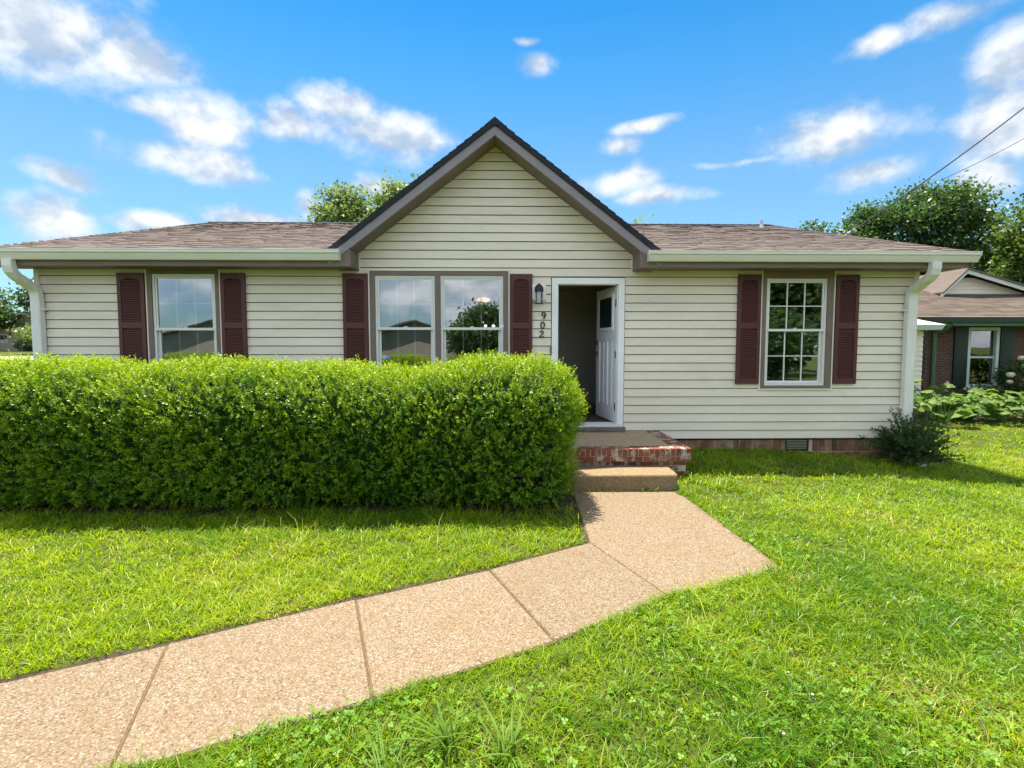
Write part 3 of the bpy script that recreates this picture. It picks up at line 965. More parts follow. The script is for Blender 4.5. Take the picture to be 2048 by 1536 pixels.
def hung_window(parent, x0, x1, z0, z1, rail, muntins, sticker=None, my=.010):
    """white double-hung unit; built at its place in the wall, returns nothing"""
    fy = WY - .012
    w_ = empty('window', ((x0 + x1) / 2, WY, z0), parent)
    b = MB(); frame_rect(b, x0, x1, z0, z1, .032, fy, fy + .10); b.build('frame', 'white_vinyl', w_)
    # upper sash in the outer track, lower sash in the inner one
    a0, a1 = x0 + .034, x1 - .034
    b = MB(); frame_rect(b, a0, a1, rail - .018, z1 - .034, .026, fy + .012, fy + .04); b.build('upper_sash', 'white_vinyl', w_)
    b = MB(); frame_rect(b, a0, a1, z0 + .034, rail + .020, .036, fy + .044, fy + .072); b.build('lower_sash', 'white_vinyl', w_)
    b = MB(); b.box(a0, a1, fy - .006, fy + .011, rail - .020, rail + .016); b.build('meeting_rail', 'white_vinyl', w_)
    b = MB(); b.box((a0 + a1) / 2 - .025, (a0 + a1) / 2 + .025, fy + .010, fy + .05, rail + .018, rail + .032); b.build('sash_lock', 'white_vinyl', w_)
    for (p0, p1, yy) in ((rail + .010, z1 - .06, fy + .024), (z0 + .07, rail - .016, fy + .056)):
        b = MB(); b.box(a0 + .024, a1 - .024, yy, yy + .004, p0, p1)
        b.build('pane', 'glass', w_)
        if muntins:
            n = 3
            for i in range(1, n):
                xm = a0 + .026 + (a1 - a0 - .052) * i / n
                MB().box(xm - .009, xm + .009, yy + my, yy + my + .008, p0, p1).build('muntin', 'white_vinyl', w_)
            zm = (p0 + p1) / 2
            MB().box(a0 + .026, a1 - .026, yy + my + .0005, yy + my + .0075, zm - .007, zm + .007).build('muntin', 'white_vinyl', w_)
    if sticker:
        sx_, sz_ = sticker
        st = MB().box(sx_, sx_ + .125, fy + .050, fy + .052, sz_, sz_ + .05).build('sticker', 'sticker_blue', w_)
        MB().box(sx_ + .012, sx_ + .08, fy + .0485, fy + .0495, sz_ + .03, sz_ + .042).build('print', 'sticker_white', st)
        MB().box(sx_ + .012, sx_ + .06, fy + .0485, fy + .0495, sz_ + .010, sz_ + .022).build('print', 'sticker_white', st)
    return w_

def casing(x0, x1, z0, z1, holes, name='casing'):
    b = MB(); solid_wall(b, x0, x1, z0, z1, WY - .030, WY - .002, holes)
    c = b.build(name, 'brown_trim', house)
    # light J-channel round it
    b = MB()
    b.box(x0 - .020, x0 - .001, WY - .034, WY + .002, z0 - .020, z1); b.box(x1 + .001, x1 + .020, WY - .034, WY + .002, z0 - .020, z1)
    b.box(x0 - .001, x1 + .001, WY - .034, WY + .002, z0 - .020, z0 - .001)
    if z1 < SOF - .003: b.box(x0 - .020, x1 + .020, WY - .034, WY + .002, z1 + .001, z1 + .018)
    b.build('j_channel', 'siding_light', c)

l0, l1, zb, zt_ = -5.098, -4.190, 1.095, 2.730
casing(*WIN_L, [(l0 - .002, l1 + .002, zb - .002, zt_ + .002)])
hung_window(house, l0, l1, zb, zt_, 1.935, True, (-4.98, 1.43))
casing(*WIN_M, [(-1.870, -.992, zb - .002, 2.720), (-.912, .014, zb - .002, 2.720)])
hung_window(house, -1.868, -.994, zb, 2.718, 1.944, True, (-1.80, 1.495))
hung_window(house, -.910, .012, zb, 2.718, 1.944, True)
casing(*WIN_R, [(3.938, 4.858, 1.088, 2.690)])
hung_window(house, 3.940, 4.856, 1.090, 2.688, 1.925, True, None, -.010)

# louvred shutters ---------------------------------------------------
def shutter(x0, x1, z0=1.118, z1=2.742):
    s = empty('shutter', ((x0 + x1) / 2, WY - .02, z0), house)
    y0, y1 = WY - .052, WY - .018
    st = .052
    b = MB()
    b.box(x0, x0 + st, y0, y1, z0, z1); b.box(x1 - st, x1, y0, y1, z0, z1)
    mr = 1.985
    b.box(x0 + st, x1 - st, y0 + .001, y1, z0, z0 + .075); b.box(x0 + st, x1 - st, y0 + .001, y1, mr - .04, mr + .04)
    # top rail with the arched lower edge
    n = 10; xs = np.linspace(x0 + st, x1 - st, n + 1)
    arch = lambda x_: z1 - .075 + .03 * math.cos((x_ - (x0 + x1) / 2) / (x1 - x0 - 2 * st) * math.pi) - .03
    for a, c in zip(xs[:-1], xs[1:]):
        b.hexa([(a, y0 + .001, arch(a)), (c, y0 + .001, arch(c)), (c, y1, arch(c)), (a, y1, arch(a)),
                (a, y0 + .001, z1), (c, y0 + .001, z1), (c, y1, z1), (a, y1, z1)])
    b.build('frame', 'maroon', s)
    for (p0, p1) in ((z0 + .075, mr - .04), (mr + .04, z1 - .09)):
        m = MB(); zz_ = p0
        while zz_ < p1 - .02:
            m.hexa([(x0 + st, y0 + .006, zz_), (x1 - st, y0 + .006, zz_), (x1 - st, y1, zz_ + .006), (x0 + st, y1, zz_ + .006),
                    (x0 + st, y0 + .006, zz_ + .010), (x1 - st, y0 + .006, zz_ + .010), (x1 - st, y1 - .004, zz_ + .031), (x0 + st, y1 - .004, zz_ + .031)])
            zz_ += .0262
        m.box(x0 + st, x1 - st, y1 - .003, y1 + .001, p0, z1 - .08 if p1 > 2.2 else p1)
        m.build('louvre_panel', 'maroon', s)
for x0, x1 in ((-5.580, -5.195), (-4.100, -3.745), (-2.335, -1.972), (.112, .442), (3.500, 3.846), (4.976, 5.322)):
    shutter(x0, x1)

# front door ---------------------------------------------------------
b = MB()
DX0, DX1, DT, DB = .822, 1.722, 2.600, .505
b.box(DOOR[0], DX0, WY - .032, WY + .10, DB - .03, DOOR[3]); b.box(DX1, DOOR[1], WY - .032, WY + .10, DB - .03, DOOR[3])
b.box(DX0, DX1, WY - .032, WY + .10, DT, DOOR[3])
b.build('door_casing', 'white_paint', house)
b = MB()
b.box(DX0 - .03, DX0 + .012, WY + .02, WY + .06, DB, DT); b.box(DX1 - .012, DX1 + .03, WY + .02, WY + .06, DB, DT); b.box(DX0, DX1, WY + .02, WY + .06, DT - .012, DT + .02)
b.build('door_stop', 'white_paint', house)
MB().box(DX0 - .08, DX1 + .08, WY - .055, WY + .16, DB - .03, DB + .012).build('threshold', 'white_vinyl', house)
MB().bevel_box(DOOR[0] + .01, DOOR[1] + .02, WY - .115, WY + .02, .405, DB - .032, .01).build('door_sill', 'sill_concrete', house)
# leaf, hinged on the right jamb and swung inwards; built closed about the hinge, then turned
def leaf_box(b, u0, u1, v0, v1, z0, z1):
    """u along the leaf from the hinge, v through its thickness (0 = street face)"""
    ang = R(180 - 82)
    ca, sa = math.cos(ang), math.sin(ang)
    hx_, hy_ = DX1 - .016, WY + .064
    def P(u, v, zq): return (hx_ + ca * u + sa * v * 1.0 * -1 * -1, hy_ + sa * u - ca * v, zq)
    b.hexa([P(u1, v0, z0), P(u0, v0, z0), P(u0, v1, z0), P(u1, v1, z0), P(u1, v0, z1), P(u0, v0, z1), P(u0, v1, z1), P(u1, v1, z1)])
door = empty('door', (DX1, WY + .06, DB), house)
dz0, dz1 = DB + .02, DT - .015
b = MB()
leaf_box(b, 0, .89, .010, .042, dz0, dz1)                       # core
for (u0, u1, z0, z1) in ((0, .12, dz0, dz1), (.77, .89, dz0, dz1), (.12, .77, dz0, dz0 + .22), (.12, .77, dz0 + 1.25, dz0 + 1.42), (.12, .77, dz1 - .13, dz1), (.40, .49, dz0 + .22, dz0 + 1.25)):
    leaf_box(b, u0, u1, 0.0, .0098, z0, z1)
b.build('door_leaf', 'white_paint', door)
b = MB()
for (u0, u1) in ((.14, .38), (.51, .75)):
    for (a, c) in ((u0, u0 + .035), (u1 - .035, u1)):
        leaf_box(b, a, c, -.008, .0095, dz0 + .24, dz0 + 1.23)
b.build('panel_moulding', 'white_paint', door)
b = MB()
for (u0, u1, z0, z1) in ((.10, .15, dz0 + 1.40, dz1 - .10), (.74, .79, dz0 + 1.40, dz1 - .10), (.15, .74, dz0 + 1.40, dz0 + 1.45), (.15, .74, dz1 - .15, dz1 - .10)):
    leaf_box(b, u0, u1, -.014, .0095, z0, z1)
b.build('lite_frame', 'white_paint', door)
b = MB(); leaf_box(b, .15, .74, -.003, .0085, dz0 + 1.45, dz1 - .15); b.build('lite_pane', 'dark_shutter', door)
for zc in (dz0 + .24, dz0 + 1.03, dz0 + 1.80):
    b = MB(); leaf_box(b, -.002, .022, -.004, .046, zc - .055, zc + .055); b.tube([(DX1 - .018, WY + .058, zc - .055), (DX1 - .018, WY + .058, zc + .055)], .008, 8)
    b.build('hinge', 'brass_grey', door)
b = MB(); leaf_box(b, .80, .86, -.05, .0, dz0 + 1.0, dz0 + 1.06); leaf_box(b, .80, .86, -.03, .0, dz0 + 1.18, dz0 + 1.25); b.build('handle', 'brass_grey', door)
b = MB(); b.box(DOOR[0] - .020, DOOR[0] - .001, WY - .036, WY - .010, 1.58, 1.67); b.build('doorbell', 'black_metal', house)

# house number 902: stroke digits standing off the siding
def seven(points, w_):
    return points
def digit(ch, cx, cz, h=.095):
    n = 18; pts = []
    if ch == '0':
        paths = [[(math.sin(2 * math.pi * i / n) * .28, .5 * math.cos(2 * math.pi * i / n)) for i in range(n + 1)]]
    elif ch == '9':
        paths = [[(math.sin(2 * math.pi * i / n) * .27, .22 + .28 * math.cos(2 * math.pi * i / n)) for i in range(n + 1)],
                 [(.27, .22), (.26, 0.0), (.18, -.25), (.02, -.45), (-.12, -.5)]]
    else:
        paths = [[(-.26, .26), (-.22, .40), (-.08, .49), (.10, .48), (.23, .36), (.24, .20), (.12, 0.0), (-.10, -.24), (-.27, -.44), (-.27, -.47), (.0, -.45), (.27, -.46), (.28, -.34)]]
    b = MB()
    for p in paths:
        for (a, c) in zip(p[:-1], p[1:]):
            a = Vector(a); c = Vector(c); d = (c - a).normalized(); nn = Vector((-d.y, d.x)) * (.045 + .045 * abs(d.y))
            a = a - d * .02; c = c + d * .02
            q = [a + nn, a - nn, c - nn, c + nn]
            b.hexa([(cx + e.x * h, WY - .034, cz + e.y * h) for e in q] + [(cx + e.x * h, WY - .022, cz + e.y * h) for e in q])
    b.build('house_number', 'number_black', house)
digit('9', .612, 2.135); digit('0', .597, 1.995); digit('2', .583, 1.865)

# foundation ---------------------------------------------------------
found = empty('foundation', (4.3, WY, 0), house)
MB().box(XL + .03, XR - .03, WY + .022, WY + .12, -.25, .276).build('mortar_bed', 'mortar', found)
bm = MB(); bm.bevel_box(-.046, .046, WY + .012, WY + .06, 0, .192, .003)
first = None
x = 2.45; i = 0
def place_brick(first, x, y, z_, rot=0.0, parent=None):
    o = first.copy()
    o.location = (x, y, z_); o.rotation_euler = (RNG.uniform(-.01, .01), RNG.uniform(-.02, .02), rot + RNG.uniform(-.012, .012))
    return link(o, parent)
proto = None
while x < 6.2:
    if not 4.30 < x < 4.70:
        if proto is None:
            b = MB(); b.bevel_box(-.046, .046, -.024, .024, 0, .192, .004)
            proto = b.build('brick', 'brick_tan', found); proto.location = (x, WY + .036, .080); WORLD[proto.name] = Matrix.Identity(4)
        else:
            place_brick(proto, x, WY + .036 + RNG.uniform(-.003, .003), .080, 0, found)
    x += .1015
b = MB(); b.bevel_box(-.097, .097, -.024, .024, 0, .057, .004)
proto = b.build('brick', 'brick_tan', found); proto.location = (2.5, WY + .030, .012)
x = 2.5 + .204
while x < 6.2:
    place_brick(proto, x, WY + .030 + RNG.uniform(-.003, .003), .012, 0, found); x += .204
vent = MB()
frame_rect(vent, 4.315, 4.675, .085, .272, .02, WY + .008, WY + .03)
for i in range(6): 
    zq = .108 + .024 * i
    vent.hexa([(4.335, WY + .010, zq), (4.655, WY + .010, zq), (4.655, WY + .026, zq + .008), (4.335, WY + .026, zq + .008), (4.335, WY + .010, zq + .004), (4.655, WY + .010, zq + .004), (4.655, WY + .026, zq + .012), (4.335, WY + .026, zq + .012)])
vent.build('crawl_vent', 'black_metal', found)

# rooms behind the glass ----------------------------------------------
b = MB()
b.box(XL + .16, XR - .16, WY + .14, 13.0, FLOOR - .05, FLOOR); b.build('room_floor', 'room_floor', house)
MB().box(XL + .16, XR - .16, WY + .14, 13.0, 2.80, 2.84).build('room_ceiling', 'room_white', house)
b = MB()
b.box(XL + .16, XR - .16, 12.4, 12.5, FLOOR + .001, 2.799)
for xw in (-2.9, 2.9): b.box(xw, xw + .1, WY + .14, 12.395, FLOOR + .001, 2.799)
b.box(.60, .70, 8.6, 12.395, FLOOR + .001, 2.799)
b.box(.702, 2.895, 10.2, 10.3, FLOOR + .001, 2.799)
b.build('room_wall', 'room_paint', house)
b = MB(); b.box(.72, 1.22, 10.10, 10.195, FLOOR + .005, 2.5); b.build('closet_door', 'room_paint', house)
MB().box(1.222, 1.245, 10.08, 10.197, FLOOR + .003, 2.45).build('closet_trim', 'room_white', house)

# lamps one sees through the middle window
lampo = empty('ceiling_lamp', (-.36, 9.6, 2.62))
tag(lampo, 'glowing orange ceiling lamp seen through the middle front window', 'lamp')
MB().sphere((-.36, 9.6, 2.56), .13, 16, 8, .35).build('lamp_shade', 'lamp_warm', lampo, smooth=True)
MB().tube([(-.36, 9.6, 2.60), (-.36, 9.6, 2.797)], .012, 8).build('stem', 'black_metal', lampo)
ch = empty('chandelier', (-.12, 10.2, 2.0))
tag(ch, 'small chandelier with white bulbs behind the middle front window', 'chandelier')
m = MB(); m.tube([(-.12, 10.2, 2.0), (-.12, 10.2, 2.797)], .012, 6)
for dx in (-.22, -.06, .12, .24):
    m.tube([(-.12, 10.2, 2.03), (-.12 + dx, 10.2 + .1 * dx, 2.0), (-.12 + dx, 10.2 + .1 * dx, 2.05)], .008, 6)
m.build('arm', 'black_metal', ch)
for dx in (-.22, -.06, .12, .24):
    MB().sphere((-.12 + dx, 10.2 + .1 * dx, 2.085), .033, 10, 6, 1.1).build('bulb', 'bulb_white', ch, smooth=True)

# wall lantern --------------------------------------------------------
lan = empty('wall_lantern', (.536, WY - .03, 2.30))
tag(lan, 'black arched wall lantern on a white plate beside the front door', 'lantern')
MB().bevel_box(.43, .645, WY - .045, WY - .004, 2.36, 2.585, .006).build('plate', 'white_paint', lan)
lx, ly = .535, WY - .12
m = MB()
m.tube([(lx, WY - .044, 2.50), (lx, ly, 2.555)], .014, 8); m.tube([(lx, ly, 2.585), (lx, ly, 2.60)], [.012, .006], 8)
m.loft([[(lx + r * math.cos(q * math.pi / 6), ly + r * math.sin(q * math.pi / 6), zq) for q in range(12)] for r, zq in ((.066, 2.475), (.068, 2.50), (.062, 2.535), (.045, 2.565), (.018, 2.588))])
m.build('hood', 'black_metal', lan)
m = MB()
for q in range(4):
    a = q * math.pi / 2 + math.pi / 4
    m.tube([(lx + .060 * math.cos(a), ly + .060 * math.sin(a), 2.48), (lx + .056 * math.cos(a), ly + .056 * math.sin(a), 2.305)], .006, 6)
m.loft([[(lx + r * math.cos(q * math.pi / 6), ly + r * math.sin(q * math.pi / 6), zq) for q in range(12)] for r, zq in ((.05, 2.297), (.064, 2.303), (.062, 2.312))])
m.build('cage', 'black_metal', lan)
MB().loft([[(lx + .048 * math.cos(q * math.pi / 6), ly + .048 * math.sin(q * math.pi / 6), zq) for q in range(12)] for zq in (2.314, 2.474)], False, False).build('glass', 'lantern_glass', lan, smooth=True)
m = MB(); m.tube([(lx, ly, 2.315), (lx, ly, 2.36)], .012, 8); m.sphere((lx, ly, 2.395), .026, 10, 6, 1.4); m.build('bulb', 'white_vinyl', lan, smooth=True)

# porch and step --------------------------------------------------------
porch = empty('porch', (1.3, 6.8, 0))
tag(porch, 'low front porch of concrete with a red brick border below the door', 'porch')
PX0, PX1, PF, PT = .12, 2.366, 6.13, .408
MB().box(PX0, PX1 - .20, PF + .205, WY - .02, .05, PT - .004).build('slab', 'porch_slab', porch)
m = MB()
m.box(PX0, PX1 - .008, PF + .009, PF + .204, .248, PT - .008)
m.box(PX1 - .199, PX1 - .008, PF + .204, WY + .02, .248, PT - .008)
m.box(PX0, PX1 - .050, PF + .066, WY + .02, -.15, .247)
m.build('mortar_core', 'mortar', porch)
def bevel_unit(hx, y0, y1, z0, z1):
    b = MB(); b.bevel_box(-hx, hx, y0, y1, z0, z1, .004); return b
pr = None
x = PX1 - .032
while x > PX0:
    if pr is None:
        pr = bevel_unit(.0285, 0, .194, 0, .094).build('brick', 'brick_red', porch); pr.location = (x, PF, PT - .094)
    else:
        place_brick(pr, x, PF + RNG.uniform(-.003, .003), PT - .094 + RNG.uniform(-.002, .003), 0, porch)
    x -= .0668
y = PF + .232
while y < WY - .02:
    o = place_brick(pr, PX1, y, PT - .094 + RNG.uniform(-.002, .003), math.pi / 2, porch)
    y += .0668
st = bevel_unit(.097, 0, .09, 0, .057).build('brick', 'brick_red', porch); st.location = (PX1 - .10, PF, .252)
x = PX1 - .10 - .204
while x > PX0:
    place_brick(st, x, PF + RNG.uniform(-.003, .003), .252, 0, porch); x -= .204
y = PF + .12
while y < WY - .05:
    place_brick(st, PX1, y + .08, .252, math.pi / 2, porch); y += .204
for row in range(5):
    zq = .184 - row * .0667
    x = PX1 - .145 - (.102 if row % 2 else 0)
    while x > .7:
        place_brick(st, x, PF + .058 + RNG.uniform(-.003, .003), zq, 0, porch); x -= .204
    y = PF + .16 + (.102 if row % 2 else 0)
    while y < WY - .05:
        place_brick(st, PX1 - .042, y, zq, math.pi / 2, porch); y += .204

stepo = MB()
def rounded_slab(x0, x1, y0, y1, r, ins):
    pts = []
    for (cx, cy, a0) in ((x1 - r, y0 + r, -90), (x1 - .005, y1 - .005, 0), (x0 + .005, y1 - .005, 90), (x0 + r, y0 + r, 180)):
        rr = r if cy < (y0 + y1) / 2 else .005
        for k_ in range(5):
            a = R(a0 + 22.5 * k_)
            pts.append((cx + (rr - ins) * math.cos(a) if rr > ins else cx, cy + (rr - ins) * math.sin(a) if rr > ins else cy))
    return pts
rings = []
for ins, zq in ((0, -.10), (0, .165), (.006, .180), (.018, .188)):
    rings.append([(x, y, zq) for x, y in rounded_slab(.79, 2.065, 5.715, 6.165, .07, ins)])
stepo.loft(rings)
so_ = stepo.build('step', 'aggregate_step')
tag(so_, 'single rough concrete step between front walk and brick porch', 'step')

# ------------------------------------------------------------------ hedge
HC = np.array([-3.88, 5.64, 0.70]); HH = np.array([4.70, 0.78, 0.735]); HR = 0.46
def hedge_sdf(p):
    q = p.copy()
    t = np.clip(p[:, 2] / 1.5, 0, 1)
    taper = 0.10 * (1 - t) ** 1.5                       # slightly narrower at the foot
    bulge = 0.018 * np.sin(p[:, 0] * 1.9 + 0.7) + 0.022 * np.sin(p[:, 0] * 4.3 + 2 * p[:, 2]) + 0.022 * np.sin(p[:, 2] * 5 + p[:, 0] * 2.3) + 0.026 * np.sin(p[:, 0] * 13 + 2 * np.sin(p[:, 2] * 4)) * np.sin(p[:, 2] * 15 + 1.3 * np.sin(p[:, 0] * 5)) + 0.022 * np.sin(p[:, 0] * 27 + p[:, 1] * 9) * np.sin(p[:, 2] * 24 + p[:, 1] * 17)
    half = np.stack([HH[0] - taper * 1.2 + 0 * t, HH[1] - taper + 0 * t, HH[2] + 0.03 * np.sin(p[:, 0] * 1.3 + 1)], 1)
    d = np.abs(q - HC) - (half - HR)
    out = np.linalg.norm(np.maximum(d, 0), axis=1) + np.minimum(d.max(1), 0) - HR
    return out - bulge
def hedge_normal(p):
    e = 0.01
    g = np.stack([hedge_sdf(p + np.eye(3)[i] * e) - hedge_sdf(p - np.eye(3)[i] * e) for i in range(3)], 1)
    return unit(g)

hedge = empty('hedge', (-3.8, 5.6, 0))
tag(hedge, 'long clipped green hedge with small glossy leaves left of the front walk', 'hedge')
def grow_hedge():
    lo = np.array([-8.6, 4.70, 0.03]); hi = np.array([1.0, 6.55, 1.68])
    pts = []
    want = 32000
    while sum(len(a) for a in pts) < want:
        p = lo + RNG.random((400000, 3)) * (hi - lo)
        d = hedge_sdf(p)
        keep = (d > -0.15) & (d < 0.012)
        back = (p[:, 1] > 6.15) & (p[:, 2] < 1.25)
        keep &= ~back | (RNG.random(len(p)) < 0.15)
        keep &= (p[:, 0] > -6.9) | (RNG.random(len(p)) < 0.35)
        keep &= (p[:, 2] > 0.10) | (RNG.random(len(p)) < 0.5)
        pts.append(p[keep])
    p = np.concatenate(pts)[:want]
    n = hedge_normal(p)
    d = hedge_sdf(p)
    N = len(p)
    tw = unit(n * 1.0 + np.array([0, 0, 0.55]) + RNG.normal(0, 0.45, (N, 3)))
    tl = RNG.uniform(0.07, 0.13, N)
    shoot = RNG.random(N) < 0.09
    tl[shoot] *= 1.35
    clump = 0.5 + 0.5 * np.sin(p[:, 0] * 7.1 + np.sin(p[:, 2] * 6)) * np.sin(p[:, 2] * 8.3 + p[:, 1] * 5)
    K = 11
    s = (np.arange(K) + 0.5) / K
    base = p[:, None] + tw[:, None] * (tl[:, None] * s[None])[:, :, None]
    ang = RNG.random(N)[:, None] * 6.28 + np.arange(K)[None] * 2.4
    u = unit(np.cross(tw, np.array([0.3, 0.1, 1.0]))); v = np.cross(tw, u)
    rad = u[:, None] * np.cos(ang)[..., None] + v[:, None] * np.sin(ang)[..., None]
    ax = rad * 0.9 + tw[:, None] * 0.75 + RNG.normal(0, 0.25, (N, K, 3))
    nr = tw[:, None] * 0.8 - rad * 0.6 + np.array([0, 0, 0.5]) + RNG.normal(0, 0.35, (N, K, 3))
    L = RNG.uniform(0.018, 0.030, (N, K)); W = L * RNG.uniform(0.5, 0.68, (N, K))
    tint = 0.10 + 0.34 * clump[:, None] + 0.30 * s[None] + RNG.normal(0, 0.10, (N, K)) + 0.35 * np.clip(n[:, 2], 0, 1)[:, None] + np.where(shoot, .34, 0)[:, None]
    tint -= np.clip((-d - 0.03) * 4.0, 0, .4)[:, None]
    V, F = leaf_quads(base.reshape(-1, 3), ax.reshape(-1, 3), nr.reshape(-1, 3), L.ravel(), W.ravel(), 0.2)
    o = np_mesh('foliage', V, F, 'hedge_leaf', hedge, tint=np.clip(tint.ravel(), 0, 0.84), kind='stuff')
    # dark hull added inside to block light and view: the same outline, 15 cm in
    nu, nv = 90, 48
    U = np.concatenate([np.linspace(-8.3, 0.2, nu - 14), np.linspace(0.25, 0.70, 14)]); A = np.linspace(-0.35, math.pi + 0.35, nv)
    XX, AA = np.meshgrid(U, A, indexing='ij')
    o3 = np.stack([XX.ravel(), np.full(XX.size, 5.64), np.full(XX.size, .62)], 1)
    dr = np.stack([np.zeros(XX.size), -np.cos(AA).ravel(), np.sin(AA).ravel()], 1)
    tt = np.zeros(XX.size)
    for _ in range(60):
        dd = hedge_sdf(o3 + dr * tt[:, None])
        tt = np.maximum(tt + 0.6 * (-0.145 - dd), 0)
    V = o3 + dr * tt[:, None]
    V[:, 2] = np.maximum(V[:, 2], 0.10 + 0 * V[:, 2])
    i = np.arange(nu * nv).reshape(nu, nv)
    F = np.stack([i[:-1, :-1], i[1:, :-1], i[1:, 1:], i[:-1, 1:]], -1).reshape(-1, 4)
    np_mesh('dark_hull', V, F, 'hedge_hull_dark', hedge)
    m = MB()
    for x in np.arange(-8.0, 0.7, 0.55):
        xx = x + RNG.uniform(-.1, .1)
        m.tube([(xx, 5.5, -.02), (xx + RNG.uniform(-.1, .1), 5.35, .25), (xx + RNG.uniform(-.15, .15), 5.15, .5)], [.022, .016, .010], 5)
        m.build('stem', 'twig', hedge); m = MB()
grow_hedge()

# ------------------------------------------------------------------ lawn grass and clover
HOUSE_FOOT = (XL - .02, XR + .02, WY + .01, 17.4)
def blocked(x, y, margin=0.0):
    m = np.zeros(x.shape, bool)
    m |= in_poly(x, y, offset_poly(WALK_OUT, margin))
    m |= (x > .12) & (x < 2.33) & (y > 6.16) & (y < 7.5)
    m |= (x > .78) & (x < 2.08) & (y > 5.70) & (y < 6.3)
    m |= (x > XL) & (x < XR) & (y > WY + .0) & (y < 17.4)
    m |= (x > -8.7) & (x < .80) & (y > 5.10 + .04 * np.sin(x * 5.1) + .05 * np.sin(x * 11.3 + 1)) & (y < 6.75)
    return m

def patchy(x, y):
    """0..1 slow variation over the lawn: lush and thin patches"""
    return np.clip(0.5 + 0.28 * np.sin(1.1 * x + 0.7 * y) * np.cos(0.9 * y - 0.5 * x + 1) + 0.22 * np.sin(2.7 * x + 1.3) * np.sin(2.1 * y + .4 * x) + .12 * np.sin(5.3 * x + 2 * y) * np.sin(4.7 * y), 0, 1)

def blades_mesh(x, y, h, wd, lean, seed, name, mat, tint, curl=0.5):
    N = len(x)
    z = gz(x, y) - 0.004
    a = RNG.random(N) * 6.283
    ld = np.stack([np.cos(a), np.sin(a), np.zeros(N)], 1)
    fa = a + math.pi / 2 + RNG.normal(0, 0.7, N)
    sd = np.stack([np.cos(fa), np.sin(fa), np.zeros(N)], 1)
    b = np.stack([x, y, z], 1)
    up = np.array([0, 0, 1.0])
    m = b + ld * (h * lean * 0.40)[:, None] + up * (h * 0.58)[:, None]
    t = b + ld * (h * lean * (0.7 + curl))[:, None] + up * (h * (1.0 - 0.25 * lean))[:, None]
    hw = (wd / 2)[:, None]
    V = np.stack([b - sd * hw, b + sd * hw, m + sd * hw * .85, m - sd * hw * .85, t], 1)
    i = np.arange(N)[:, None] * 5
    F1 = i + np.array([[0, 1, 2, 3]])
    F2 = np.concatenate([i + 3, i + 2, i + 4, i + 4], 1)
    # keep one face size: the tip is a quad with its last corner split off as a thin sliver
    V = np.concatenate([V, (t + sd * hw * 0.15)[:, None]], 1)
    i = np.arange(N)[:, None] * 6
    F = np.stack([i + np.array([[0, 1, 2, 3]]), i + np.array([[3, 2, 5, 4]])], 1).reshape(-1, 4)
    return V.reshape(-1, 3), F, np.repeat(tint, 2)

